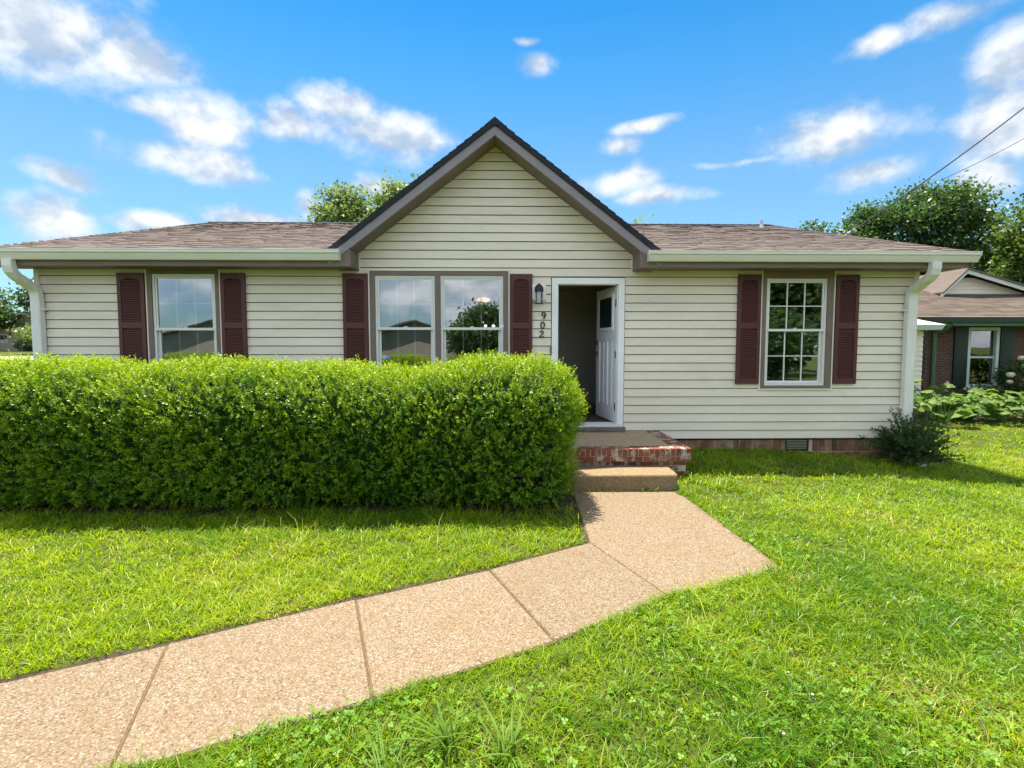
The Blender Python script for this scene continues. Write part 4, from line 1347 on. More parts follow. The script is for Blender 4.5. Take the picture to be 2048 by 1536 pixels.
def sow():
    zones = [  # x0, x1, y0, y1, blades per square metre, width, height
        (-3.2, 3.6, 1.15, 2.6, 9500, .0050, .060),
        (-5.0, 5.2, 2.6, 3.9, 6800, .0058, .062),
        (-6.2, 7.0, 3.9, 5.3, 4200, .0070, .062),
        (.8, 9.6, 5.3, 8.4, 2300, .0088, .062),
        (5.8, 14.5, 8.4, 11.5, 700, .011, .060),
        (-14.0, -6.8, 5.3, 11.0, 300, .014, .07)]
    Vs, Fs, Ts, off = [], [], [], 0
    for (x0, x1, y0, y1, dens, wd, ht) in zones:
        n = int((x1 - x0) * (y1 - y0) * dens)
        x = RNG.uniform(x0, x1, n); y = RNG.uniform(y0, y1, n)
        nc = max(1, n // 26)                              # two thirds of the blades stand in small tufts
        cx = RNG.uniform(x0, x1, nc); cy = RNG.uniform(y0, y1, nc)
        ci = RNG.integers(0, nc, n); tuft = RNG.random(n) < .66
        x = np.where(tuft, cx[ci] + RNG.normal(0, .022 + .004 * y0, n), x); y = np.where(tuft, cy[ci] + RNG.normal(0, .022 + .004 * y0, n), y)
        ctone = np.where(tuft, RNG.normal(0, .20, nc)[ci], 0); chei = np.where(tuft, np.exp(RNG.normal(0, .28, nc))[ci], .85)
        keep = np.abs(x) < 1.22 * y + 1.0
        pt = patchy(x, y)
        keep &= RNG.random(n) < 0.55 + 0.45 * pt
        upper = (x < .79) & (y > 1.9)                     # trimmed edge along the far side of the walk
        keep &= ~blocked(x, y, -0.02)
        near_edge = blocked(x, y, 0.042) & upper
        keep &= ~near_edge
        x, y, pt, ctone, chei = x[keep], y[keep], pt[keep], ctone[keep], chei[keep]
        n = len(x)
        h = ht * RNG.uniform(.55, 1.25, n) * (0.8 + .4 * pt) * chei
        tall = RNG.random(n) < .015
        h[tall] *= 1.9
        shade_side = (x > 0.79) | (y < 2.6)
        lean = RNG.uniform(.45, 1.5, n)
        big = np.sin(.8 * x + 1.7 * y + .5) * np.sin(1.3 * x - .6 * y + 2.2) + .6 * np.sin(2.3 * x + 1.1 * y) * np.sin(1.9 * y - 1.4 * x + 1)
        tint = 0.20 + 0.36 * (1 - pt) + 0.13 * big + RNG.normal(0, .16, n) + ctone
        tint -= .16 * np.exp(-(((x - .9) / 1.1) ** 2 + ((y - 2.1) / .7) ** 2))
        left = (x < .7) & (y > 2.3)
        tint += np.where(left, .14, 0)
        worn = sum(a_ * np.exp(-(((x - u_) / r_) ** 2 + ((y - v_) / (r_ * .8)) ** 2)) for (u_, v_, r_, a_) in ((2.05, 2.35, .22, .35), (2.5, 2.0, .3, .22), (3.6, 4.7, .35, .15), (2.15, 3.5, .2, .22), (-2.3, 4.0, .4, .10), (1.95, 4.9, .16, .18)))
        dry = RNG.random(n) < .018 + worn
        tint = np.clip(tint, 0, .82); tint[dry] = 1.0
        V, F, T = blades_mesh(x, y, h, wd * RNG.uniform(.7, 1.3, n), lean, 0, '', '', tint)
        Vs.append(V); Fs.append(F + off); Ts.append(T); off += len(V)
    # fringe leaning over the near edge of the walk
    line = np.array([(-3.36, .98), (-2.46, 1.44), (-1.562, 1.90), (-.625, 2.315), (.299, 2.772), (1.13, 3.257), (2.15, 3.67), (2.05, 5.66)])
    seg = np.linalg.norm(np.diff(line, axis=0), axis=1); cum = np.r_[0, np.cumsum(seg)]
    n = 13000
    u = RNG.uniform(0, cum[-1], n); off_ = RNG.exponential(.032, n) + .002
    gap = .5 + .5 * np.sin(u * 7.3) * np.sin(u * 3.1 + 1)
    x = np.interp(u, cum, line[:, 0]); y = np.interp(u, cum, line[:, 1])
    k_ = np.clip(np.searchsorted(cum, u) - 1, 0, len(seg) - 1)
    dd = np.diff(line, axis=0)[k_] / seg[k_][:, None]
    x = x + dd[:, 1] * off_; y = y - dd[:, 0] * off_
    keep = RNG.random(n) < .35 + .65 * gap
    x, y, gap = x[keep], y[keep], gap[keep]; n = len(x)
    V, F, T = blades_mesh(x, y, RNG.uniform(.025, .062, n) * (.6 + .6 * gap), RNG.uniform(.0035, .0065, n), RNG.uniform(.5, 1.5, n), 0, '', '', np.clip(.3 + RNG.normal(0, .2, n), 0, .82))
    Vs.append(V); Fs.append(F + off); Ts.append(T); off += len(V)
    o = np_mesh('grass', np.concatenate(Vs), np.concatenate(Fs), 'grass_blade', tint=np.concatenate(Ts), kind='stuff')
    tag(o, 'short sunlit green grass covering the front lawn', 'grass')
sow()

def clover():
    n = 26000
    x = RNG.uniform(-1.2, 7.5, n); y = 1.2 + 4.6 * RNG.random(n) ** 1.7
    dens = np.clip(np.sin(1.9 * x + .8) * np.sin(2.3 * y + .6 * x) * .6 + .75 - .10 * (y - 2), .05, 1)
    keep = (RNG.random(n) < dens) & ~blocked(x, y, -0.03) & (np.abs(x) < 1.2 * y + .8)
    keep &= ~((x < .79) & (y > 2.4))
    x, y = x[keep], y[keep]; n = len(x)
    z = gz(x, y) + RNG.uniform(.022, .052, n)
    a = RNG.random(n) * 6.28
    tiltn = unit(np.stack([RNG.normal(0, .35, n), RNG.normal(0, .35, n) - .1, np.ones(n)], 1))
    Vs, Fs, Ts, off = [], [], [], 0
    size = RNG.uniform(.009, .017, n)
    tint = np.clip(.45 + RNG.normal(0, .2, n), 0, .84)
    for q in range(3):
        b = a + q * 2.094
        ax = np.stack([np.cos(b), np.sin(b), np.zeros(n)], 1)
        ax = ax - tiltn * np.sum(ax * tiltn, 1, keepdims=True)
        c = np.stack([x, y, z], 1)
        V, F = leaf_quads(c, ax, tiltn, size * 1.25, size * 1.15, .12)
        Vs.append(V); Fs.append(F + off); Ts.append(tint); off += len(V)
    o = np_mesh('clover', np.concatenate(Vs), np.concatenate(Fs), 'clover_leaf', tint=np.concatenate(Ts), kind='stuff')
    tag(o, 'low clover leaves mixed into the near right lawn', 'clover')
    # flower heads
    m = MB()
    k_ = 0
    for _ in range(400):
        if k_ >= 26: break
        fx = RNG.uniform(-.9, 5.5); fy = 1.5 + 4.6 * RNG.random() ** 1.5
        if abs(fx) > 1.1 * fy or blocked(np.array([fx]), np.array([fy]), .05)[0] or (fx < .79 and fy > 2.4): continue
        k_ += 1
        fz = float(gz(fx, fy)) + RNG.uniform(.05, .085)
        m.sphere((fx, fy, fz), RNG.uniform(.005, .008), 7, 5, .85)
        m.tube([(fx, fy, fz - .06), (fx, fy, fz - .004)], .0012, 4)
    o2 = m.build('clover_flowers', 'clover_white')
    tag(o2, 'small off-white clover flower heads dotted over the lawn', 'clover flowers', kind='stuff')
clover()

def weed(x, y, n, hmin, hmax, spread, label, wd=.009):
    V, F, T = [], [], []
    off = 0
    xs = x + RNG.normal(0, .02, n); ys = y + RNG.normal(0, .02, n)
    segs = 5
    for i in range(n):
        a = RNG.random() * 6.28; h = RNG.uniform(hmin, hmax); sp = RNG.uniform(.3, 1.0) * spread
        d = np.array([math.cos(a), math.sin(a), 0]); s = np.array([-math.sin(a), math.cos(a), 0])
        ww = wd * RNG.uniform(.6, 1.2)
        b = np.array([xs[i], ys[i], float(gz(xs[i], ys[i])) - .003])
        prev = []
        for k_ in range(segs + 1):
            t = k_ / segs
            c = b + d * sp * h * t ** 1.6 * 1.2 + np.array([0, 0, h * (t - .42 * sp * t * t)])
            wk = ww * (0.55 + .9 * t * (1 - t)) * (1 - t ** 3) + .0004
            V += [c - s * wk / 2 + [0, 0, wk * .2], c + s * wk / 2 + [0, 0, wk * .2]]
            if k_: F.append([off + 2 * k_ - 2, off + 2 * k_ - 1, off + 2 * k_ + 1, off + 2 * k_]); T.append(np.clip(.4 + .1 * math.sin(i * 3.7) + .2 * t, 0, .84))
        off += 2 * (segs + 1)
    o = np_mesh('grass_weed', np.array(V), np.array(F), 'weed_blade', tint=np.array(T))
    tag(o, label, 'weed', 'coarse grass weeds on the lawn')
weed(-.22, 2.02, 34, .14, .28, 1.0, 'broad bladed coarse grass clump at the walk edge, nearest the camera', .011)
weed(.02, 1.98, 26, .12, .25, 1.1, 'coarse grass clump just right of the nearest broad bladed clump', .011)
weed(-.45, 1.86, 24, .10, .20, 1.3, 'low splayed grass clump left of the nearest broad bladed clump', .010)
weed(.33, 2.62, 22, .08, .18, .9, 'spiky grass clump overhanging the middle joint of the front walk', .006)
weed(1.22, 3.12, 26, .10, .19, .8, 'spiky grass clump at the walk edge near its outer bend', .006)
weed(.62, 2.35, 18, .10, .18, 1.1, 'leaning grass clump in the clover below the front walk', .008)
weed(2.15, 4.3, 24, .08, .15, .9, 'grass clump along the right edge of the straight walk', .007)
weed(2.9, 4.7, 26, .08, .16, 1.0, 'tall tuft alone on the right lawn before the house shadow', .008)

# ------------------------------------------------------------------ trees
def tree(name, label, cat, x, y, h, lobes, mat, nclus, per, leaf, trunk_h, trunk_r, group=None, spread=.42, base=None):
    """lobes: (dx, dy, z, rx, ry, rz) ellipsoids of the crown in metres above the base"""
    z0 = float(gz(x, y)) if base is None else base
    t = empty(name, (x, y, z0)); tag(t, label, cat, group)
    m = MB()
    top = (x + RNG.uniform(-.2, .2), y, z0 + trunk_h)
    m.tube([(x, y, z0 - .15), (x, y, z0 + .3), ((x + top[0]) / 2 + .05, y, z0 + trunk_h * .55), top], [trunk_r * 1.35, trunk_r, trunk_r * .85, trunk_r * .7], 10)
    lobes = np.array(lobes, float)
    for l in lobes:
        e = Vector((x + l[0] * .9, y + l[1] * .9, z0 + l[2] + l[5] * .35)); s = Vector(top) - Vector((0, 0, trunk_h * .25 * RNG.random()))
        mid = s.lerp(e, .5) + Vector((RNG.uniform(-.3, .3), RNG.uniform(-.3, .3), .25))
        m.tube([tuple(s), tuple(mid), tuple(e)], [trunk_r * .5, trunk_r * .28, .02], 6)
        for _ in range(4):
            e2 = Vector((x + l[0] + RNG.uniform(-.8, .8) * l[3], y + l[1] + RNG.uniform(-.8, .8) * l[4], z0 + l[2] + RNG.uniform(-.4, .9) * l[5]))
            m.tube([tuple(mid), tuple(mid.lerp(e2, .55) + Vector((0, 0, .15))), tuple(e2)], [trunk_r * .2, trunk_r * .12, .012], 5)
    m.build('trunk', 'bark', t, smooth=True)
    vol = lobes[:, 3] * lobes[:, 4] * lobes[:, 5]
    pick = RNG.choice(len(lobes), nclus, p=vol / vol.sum())
    d = unit(RNG.normal(0, 1, (nclus, 3)))
    r = RNG.uniform(.45, 1.03, nclus) ** .6
    c = lobes[pick, :3] + d * lobes[pick, 3:] * r[:, None]
    c += np.array([x, y, z0])
    ctint = RNG.uniform(.1, .75, nclus)
    n = nclus * per
    ci = np.repeat(np.arange(nclus), per)
    sp = spread * RNG.uniform(.6, 1.3, nclus)[ci][:, None]
    p = c[ci] + RNG.normal(0, 1, (n, 3)) * sp * np.array([1, 1, .62])
    ax = unit(RNG.normal(0, 1, (n, 3)) + np.array([0, 0, -.35]) + d[ci] * .5)
    nr = unit(RNG.normal(0, .6, (n, 3)) + np.array([0, 0, 1.0]))
    L = leaf * RNG.uniform(.7, 1.3, n); W = L * RNG.uniform(.55, .8, n)
    V, F = leaf_quads(p, ax, nr, L, W, .15)
    tint = np.clip(ctint[ci] + RNG.normal(0, .12, n), 0, .84)
    np_mesh('crown', V, F, mat, t, tint=tint, kind='stuff')
    return t

def rnd_lobes(n, rx, ry, z0, z1, size):
    out = []
    for i in range(n):
        a = RNG.random() * 6.28; rr = math.sqrt(RNG.random())
        zz = RNG.uniform(z0, z1)
        k_ = 1 - .55 * abs((zz - (z0 + z1) / 2) / ((z1 - z0) / 2 + 1e-6)) ** 2
        out.append((math.cos(a) * rr * rx * k_, math.sin(a) * rr * ry * k_, zz, size * RNG.uniform(.8, 1.3), size * RNG.uniform(.8, 1.3), size * RNG.uniform(.6, .95)))
    return out

tree('maple_tree', 'light green maple crown rising behind the roof left of the gable', 'tree', -8.0, 25.5, 9.8,
     [(0, 0, 8.0, 1.1, 1.1, 1.5), (-.9, .3, 6.6, 1.1, 1.1, 1.2), (.8, -.2, 7.0, 1.1, 1.2, 1.3), (0, 0, 5.2, 2.0, 2.0, 1.6), (-.2, 0, 9.0, .55, .55, .6), (.5, 0, 8.6, .6, .6, .8)], 'pale_tree_leaf', 420, 60, .17, 3.2, .22, 'trees behind the house', .30)
tree('maple_tree', 'taller pale maple crown half hidden by the left gable slope', 'tree', -5.2, 26.5, 11,
     [(0, 0, 8.4, 1.4, 1.4, 1.5), (-1.1, 0, 7.2, 1.3, 1.3, 1.2), (.9, 0, 7.4, 1.3, 1.3, 1.3), (0, 0, 5.6, 2.2, 2.2, 1.7), (-.3, 0, 9.4, .8, .8, .8), (1.0, 0, 9.6, .7, .7, .8)], 'pale_tree_leaf', 420, 60, .17, 3.4, .24, 'trees behind the house', .30)
tree('maple_tree', 'tree tip just showing over the roof right of the gable', 'tree', 7.4, 27, 8.4,
     [(0, 0, 7.2, .7, .7, .9), (.1, 0, 5.9, 1.5, 1.5, 1.3), (0, 0, 4.6, 2.0, 2.0, 1.4), (-.3, 0, 7.9, .3, .3, .45)], 'pale_tree_leaf', 170, 34, .20, 3.0, .2, 'trees behind the house', .3)
tree('maple_tree', 'small tree tip showing above the roof left of the vent pipe', 'tree', 9.4, 27.5, 8.2,
     [(0, 0, 7.3, .55, .55, .8), (.1, 0, 5.7, 1.4, 1.4, 1.3), (0, 0, 4.5, 1.8, 1.8, 1.3)], 'pale_tree_leaf', 130, 34, .20, 3.0, .2, 'trees behind the house', .28)
tree('oak_tree', 'small dark tree top over the right end of the roof ridge', 'tree', 15.2, 24.5, 8,
     [(0, 0, 6.9, .8, .8, .7), (.3, 0, 5.4, 1.5, 1.5, 1.2)], 'dark_tree_leaf', 150, 40, .16, 3, .2, 'trees behind the house', .3)
tree('oak_tree', 'big dark green tree behind the right end of the house', 'tree', 20.4, 24.0, 10.4,
     [(-1.2, 0, 7.0, 2.0, 1.8, 1.4), (.6, 0, 8.2, 1.7, 1.6, 1.3), (2.0, 0, 6.8, 1.6, 1.6, 1.3), (0, 0, 5.2, 3.2, 2.2, 1.7), (-2.6, 0, 5.5, 1.5, 1.5, 1.2), (1.4, 0, 9.0, .8, .8, .6), (3.4, .2, 5.2, 1.5, 1.5, 1.1), (-.6, 0, 8.4, 1.0, 1.0, .7), (-3.9, 0, 6.7, 1.2, 1.2, .9), (-2.6, 0, 7.6, 1.2, 1.2, .8), (-4.9, 0, 6.2, .8, .8, .6)],
     'dark_tree_leaf', 760, 56, .17, 3.2, .32, 'trees behind the house', .33)
tree('oak_tree', 'leafy tree cut off by the right edge above the brick neighbour', 'tree', 22.6, 20.0, 9,
     [(-.9, 0, 6.4, 1.2, 1.4, 1.1), (.6, 0, 7.4, 1.4, 1.4, 1.2), (1.6, 0, 5.6, 1.8, 1.6, 1.4), (-.4, 0, 4.9, 1.8, 1.6, 1.1)], 'tree_leaf', 400, 56, .17, 3.0, .28, 'trees behind the house', .32)
# far left
for (tx, ty, hh, rr, lab, mt) in ((-72, 70, 9.5, 4.2, 'bushy dark tree at the far left edge beside the distant house', 'dark_tree_leaf'),
                                  (-64, 72, 10.0, 4.0, 'distant dark tree behind the left downspout', 'dark_tree_leaf'),
                                  (-80, 66, 9.0, 4.5, 'distant broad tree out at the far left of the road', 'tree_leaf'),
                                  (-86, 108, 13, 6.0, 'tallest distant tree behind the small far house', 'dark_tree_leaf')):
    tree('distant_tree', lab, 'tree', tx, ty, hh, rnd_lobes(9, rr * .7, rr * .6, hh * .35, hh * .85, rr * .45), mt, 170, 40, .42, hh * .3, .3, 'distant trees at the left', .8)
tree('distant_tree', 'small yellow green tree in front of the distant house', 'tree', -54.5, 60, 4.0, rnd_lobes(5, 1.6, 1.4, 1.8, 3.4, .9), 'pale_tree_leaf', 70, 36, .3, 1.4, .12, 'distant trees at the left', .5)

# ------------------------------------------------------------------ evergreen by the right downspout
def evergreen(x, y, label):
    z0 = float(gz(x, y))
    t = empty('evergreen_shrub', (x, y, z0)); tag(t, label, 'shrub')
    m = MB(); N = 190
    P, A, Nn, Ln, Wd, Ti = [], [], [], [], [], []
    for i in range(N):
        a = RNG.random() * 6.28; el_ = RNG.uniform(.14, 1.35)
        ln = RNG.uniform(.30, .72) * (1.15 if el_ > 1 else 1.0)
        d = Vector((math.cos(a) * math.cos(el_), math.sin(a) * math.cos(el_) * .8, math.sin(el_)))
        s = Vector((x + RNG.uniform(-.1, .1), y + RNG.uniform(-.06, .06), z0 + RNG.uniform(0, .25)))
        e = s + d * ln + Vector((0, 0, -.10 * ln))
        m.tube([tuple(s), tuple(s.lerp(e, .5) + Vector((0, 0, .04))), tuple(e)], [.009, .006, .002], 5)
        for j in range(42):
            f = RNG.uniform(.25, 1.02)
            p = s.lerp(e, f) + Vector((0, 0, .04 * 4 * f * (1 - f)))
            sd = Vector(RNG.normal(0, 1, 3)); ax = (d * .7 + sd * .55)
            P.append(p); A.append(ax); Nn.append(RNG.normal(0, 1, 3) + np.array([0, 0, .8])); Ln.append(RNG.uniform(.035, .07)); Wd.append(RNG.uniform(.014, .024)); Ti.append(np.clip(.15 + .5 * f + RNG.normal(0, .15), 0, .84))
    m.build('branch', 'twig', t)
    V, F = leaf_quads(np.array([tuple(q) for q in P]), np.array([tuple(q) for q in A]), np.array(Nn), np.array(Ln), np.array(Wd), .1)
    np_mesh('foliage', V, F, 'yew_needle', t, tint=np.array(Ti), kind='stuff')
evergreen(5.98, 7.12, 'dark ragged evergreen shrub round the foot of the right downspout')

# ------------------------------------------------------------------ neighbour's house on the right
nb = empty('neighbour_house', (14.5, 13.5, 0))
tag(nb, 'dark brick neighbour house with green trim and tan roof at the right', 'house')
NY = 13.5
WN = (12.80, 13.56, .60, 2.12)
b = MB(); solid_wall(b, 11.60, 20.0, -.2, 2.32, NY, NY + .2, [WN]); b.build('brick_wall', 'far_brick', nb)
MB().box(11.60, 11.80, NY + .201, 20.0, -.2, 2.32).build('side_brick_wall', 'far_brick', nb)
r = MB(); r.hexa([(10.9, 12.95, 2.36), (20.5, 12.95, 2.36), (20.5, 17.1, 3.74), (10.9, 17.1, 3.74), (10.9, 12.95, 2.42), (20.5, 12.95, 2.42), (20.5, 17.1, 3.80), (10.9, 17.1, 3.80)])
r.hexa([(10.9, 17.101, 3.74), (20.5, 17.101, 3.74), (20.5, 21.3, 2.36), (10.9, 21.3, 2.36), (10.9, 17.101, 3.80), (20.5, 17.101, 3.80), (20.5, 21.3, 2.42), (10.9, 21.3, 2.42)])
nroof = r.build('roof', 'far_roof', nb)
sh = MB(); n = 30
L = math.hypot(4.15, 1.38)
for c in range(n):
    a = c * L / n; e = (c + 1) * L / n + .005
    x = 10.88 - RNG.random() * .3
    while x < 17.5:
        wd = RNG.choice([.2, .3, .4]); x0 = max(x, 10.88); x1 = x + wd
        y0, y1 = 12.94 + a * 4.15 / L, 12.94 + e * 4.15 / L; z0, z1 = 2.418 + a * 1.38 / L, 2.418 + e * 1.38 / L
        if x1 > x0: sh.quad((x0, y0, z0 + .016), (x1, y0, z0 + .016), (x1, y1, z1 + .006), (x0, y1, z1 + .006), 0.22 + .42 * RNG.random())
        sh.quad((x0, y0, z0), (x1, y0, z0), (x1, y0, z0 + .016), (x0, y0, z0 + .016), 0.1)
        x += wd
o = sh.build('shingle', 'shingle_tan', nroof, tint=True); o['kind'] = 'stuff'
# raised gable with cream siding above the front slope
gy = 15.55
apex = (14.30, 4.02)
gl = (13.72, 3.46); gr = (17.2, 3.10)
for i in range(7):
    za = 3.18 + i * .125; zb = za + .12
    xl = lambda zq: max(13.55, apex[0] - (apex[1] - .09 - zq) / .97)
    xr = lambda zq: min(17.0, apex[0] + (apex[1] - .09 - zq) / .29)
    if xr(zb) - xl(zb) < .05: break
    m = MB(); m.hexa([(xl(za), gy - .02, za), (xr(za), gy - .02, za), (xr(za), gy + .1, za), (xl(za), gy + .1, za), (xl(zb), gy - .004, zb), (xr(zb), gy - .004, zb), (xr(zb), gy + .1, zb), (xl(zb), gy + .1, zb)])
    m.build('siding_board', 'siding', nb)
for (p, q, nm) in (((13.52, 3.27), apex, 'rake_board'), (apex, (17.3, 3.15), 'rake_board')):
    m = MB(); poly = [(p[0], p[1] - .12), (q[0], q[1] - .12), q, p]
    m.prism_y(poly, gy - .30, gy - .26); m.build(nm, 'mint_trim', nb)
    m = MB(); m.prism_y([p, q, (q[0], q[1] + .05), (p[0], p[1] + .05)], gy - .34, 19.0); m.build('upper_roof', 'far_roof', nroof)
MB().box(11.0, 20.4, 12.86, 12.95, 2.30, 2.41).build('gutter', 'dark_shutter', nb)
MB().box(11.0, 20.4, 12.951, 12.98, 2.20, 2.36).build('fascia', 'green_trim', nb)
MB().box(11.0, 20.4, 12.981, NY, 2.22, 2.25).build('soffit', 'mint_trim', nb)
m = MB(); m.tube([(11.78, 12.9, 2.3), (11.78, 13.1, 2.12), (11.78, 13.44, 2.0), (11.78, 13.44, .2)], .045, 8); m.build('downspout', 'green_trim', nb)
wn = empty('window', (13.2, NY, .6), nb)
m = MB(); frame_rect(m, WN[0] - .06, WN[1] + .06, WN[2] - .06, WN[3] + .06, .085, NY - .03, NY + .06); m.box(WN[0], WN[1], NY + .01, NY + .05, 1.34, 1.39); m.build('frame', 'mint_trim', wn)
MB().box(WN[0] + .04, WN[1] - .04, NY + .06, NY + .065, WN[2] + .04, WN[3] - .04).build('pane', 'glass', wn)
MB().box(WN[0] - .12, WN[1] + .12, NY - .07, NY + .05, WN[2] - .13, WN[2] - .061).build('sill', 'white_vinyl', wn)
MB().box(WN[0] - .3, WN[1] + .3, NY + .5, NY + .55, .2, 2.3).build('curtain', 'dark_shutter', wn)
for x0 in (12.36, 13.64):
    m = MB(); m.box(x0, x0 + .37, NY - .05, NY - .005, .52, 2.20)
    for i in range(30): m.box(x0 + .05, x0 + .32, NY - .062, NY - .049, .58 + i * .052, .605 + i * .052)
    m.build('shutter', 'dark_shutter', nb)
# low wing at the left end: cream siding, mint cornice
wing = MB(); wing.box(7.6, 10.20, 12.0, 14.0, -.2, 2.05); wing.build('wing_wall', 'siding_light', nb)
for i in range(16):
    za = .12 + i * .12
    m = MB(); m.hexa([(7.6, 11.965, za), (10.215, 11.965, za), (10.215, 12.0, za), (7.6, 12.0, za), (7.6, 11.988, za + .115), (10.215, 11.988, za + .115), (10.215, 12.0, za + .115), (7.6, 12.0, za + .115)])
    m.build('siding_board', 'siding_light', nb)
m = MB(); m.loft([[(7.5, 11.70, 2.06), (10.42, 11.70, 2.06), (10.42, 14, 2.06), (7.5, 14, 2.06)], [(7.5, 11.66, 2.18), (10.48, 11.66, 2.18), (10.48, 14, 2.18), (7.5, 14, 2.18)], [(7.6, 12.4, 2.38), (10.2, 12.4, 2.38), (10.2, 14, 2.38), (7.6, 14, 2.38)]])
m.build('wing_cornice', 'mint_trim', nb)
post = MB(); post.bevel_box(10.28, 10.37, 12.2, 12.30, -.1, 1.25, .008); po = post.build('fence_post', 'orange_wood'); tag(po, 'short orange brown wooden post beside the neighbour wing', 'post')

# garden bed and its plants
def bed():
    xs = np.linspace(8.2, 14.5, 30); ys = np.linspace(10.25, 12.6, 8)
    X, Y = np.meshgrid(xs, ys); Y[0] += .08 * np.sin(xs * 3)
    Z = gz(X, Y) + .02; Z[0] -= .03
    V = np.stack([X, Y, Z], -1).reshape(-1, 3); i = np.arange(X.size).reshape(X.shape)
    F = np.stack([i[:-1, :-1], i[:-1, 1:], i[1:, 1:], i[1:, :-1]], -1).reshape(-1, 4)
    tag(np_mesh('garden_bed', V, F, 'soil', smooth=True), 'dark soil bed in front of the brick neighbour house', 'soil', kind='structure')
bed()
def big_leaf_mesh():
    """lobed, cupped leaf about one unit long along +Y"""
    m = MB(); out = []
    for i in range(13):
        a = -math.pi * .92 + i * math.pi * 1.84 / 12
        rr = .5 * (1 + .10 * math.cos(5 * a)) * (1.0 - .15 * abs(math.sin(a * .5)))
        out.append((math.sin(a) * rr * .95, .42 + math.cos(a) * rr, .10 * math.cos(2 * a) + .06 * math.sin(7 * a) - .05))
    c = (0, .30, .04)
    for i in range(12): m.tri(c, out[i + 1], out[i], .5)
    me = bpy.data.meshes.new('leaf')
    me.from_pydata(m.v, [], m.f); me.materials.append(MATS['big_leaf'])
    at = me.attributes.new('tint', 'FLOAT', 'FACE'); at.data.foreach_set('value', np.full(len(m.f), .45, np.float32))
    return me
LEAF_ME = big_leaf_mesh()
LEAF_ME2 = LEAF_ME.copy(); LEAF_ME2.attributes['tint'].data.foreach_set('value', np.full(12, .78, np.float32))
LEAF_ME3 = LEAF_ME.copy(); LEAF_ME3.attributes['tint'].data.foreach_set('value', np.full(12, .12, np.float32))
def leafy_plant(x, y, h, n, label):
    z0 = float(gz(x, y)) + .02
    t = empty('squash_plant', (x, y, z0)); tag(t, label, 'plant', 'broad leaved plants in the garden bed')
    m = MB()
    for i in range(n):
        a = i * 2.4 + RNG.random(); rr = .10 + .50 * math.sqrt((i + .5) / n) * RNG.uniform(.7, 1.1)
        hz = h * (1.05 - .75 * (rr / .62) ** 1.5) * RNG.uniform(.75, 1.1)
        p = Vector((x + math.cos(a) * rr, y + math.sin(a) * rr * .8, z0 + max(.08, hz)))
        o = bpy.data.objects.new('leaf', (LEAF_ME, LEAF_ME2, LEAF_ME3)[int(RNG.integers(3))])
        s = RNG.uniform(.20, .34)
        o.location = p; o.scale = (s, s, s)
        o.rotation_euler = (RNG.uniform(-.7, .15), RNG.uniform(-.35, .35), a - math.pi / 2 + RNG.normal(0, .4))
        link(o, t)
        m.tube([(x + math.cos(a) * .04, y + math.sin(a) * .04, z0 - .02), (x + math.cos(a) * rr * .6, y + math.sin(a) * rr * .5, z0 + hz * .7), tuple(p)], [.010, .008, .005], 5)
    m.build('stalk', 'big_leaf', t)
leafy_plant(8.75, 10.75, 0.70, 30, 'light green broad leaved plant nearest the white right downspout')
leafy_plant(9.55, 10.60, 0.72, 30, 'second broad leaved plant from the right downspout')
leafy_plant(10.3, 10.85, 0.76, 30, 'third broad leaved plant from the right downspout')
leafy_plant(10.95, 10.65, 0.70, 30, 'broad leaved plant at the right edge of the garden bed')
leafy_plant(9.2, 11.5, 0.90, 30, 'tall broad leaved plant behind, against the neighbour wing')
leafy_plant(11.4, 11.4, 0.82, 30, 'broad leaved plant below the neighbour window')
leafy_plant(10.1, 11.45, .85, 28, 'tall broad leaved plant between the wing and the green downspout')
leafy_plant(11.75, 10.8, .70, 28, 'broad leaved plant cut off by the right edge of the picture')
def bush(name, label, x, y, rx, h, mat, n, leaf, flowers=0):
    z0 = float(gz(x, y)); t = empty(name, (x, y, z0)); tag(t, label, 'shrub')
    d = unit(RNG.normal(0, 1, (n, 3))); r = RNG.uniform(.3, 1.02, n) ** .5
    p = np.array([x, y, z0 + h * .55]) + d * r[:, None] * np.array([rx, rx * .9, h * .52])
    p += .08 * np.sin(p * 9)[:, [1, 2, 0]]
    L = leaf * RNG.uniform(.7, 1.3, n)
    V, F = leaf_quads(p, unit(d + RNG.normal(0, .7, (n, 3))), RNG.normal(0, .6, (n, 3)) + np.array([0, 0, 1.]), L, L * .65, .15)
    np_mesh('foliage', V, F, mat, t, tint=np.clip(.35 + RNG.normal(0, .22, n), 0, .84), kind='stuff')
    m = MB()
    for i in range(7):
        a = i * .9; m.tube([(x, y, z0 - .03), (x + math.cos(a) * rx * .3, y + math.sin(a) * rx * .3, z0 + h * .4), (x + math.cos(a) * rx * .7, y + math.sin(a) * rx * .6, z0 + h * .8)], [.02, .014, .005], 5)
    m.build('stem', 'twig', t)
    if flowers:
        m = MB()
        for i in range(flowers):
            dd = unit(RNG.normal(0, 1, (1, 3)))[0]; dd[1] = -abs(dd[1])
            c = np.array([x, y, z0 + h * .55]) + dd * np.array([rx, rx * .9, h * .52])
            m.sphere(tuple(c), RNG.uniform(.05, .10), 7, 5, .8)
        m.build('blossom', 'blossom', t)
bush('flowering_shrub', 'shrub with pale yellow blossoms under the neighbour window at the right edge', 13.75, 12.75, .62, 1.35, 'dark_tree_leaf', 2600, .08, 16)
bush('garden_shrub', 'low dark shrub at the foot of the neighbour brick wall', 12.6, 12.9, .5, .6, 'dark_tree_leaf', 1400, .07)

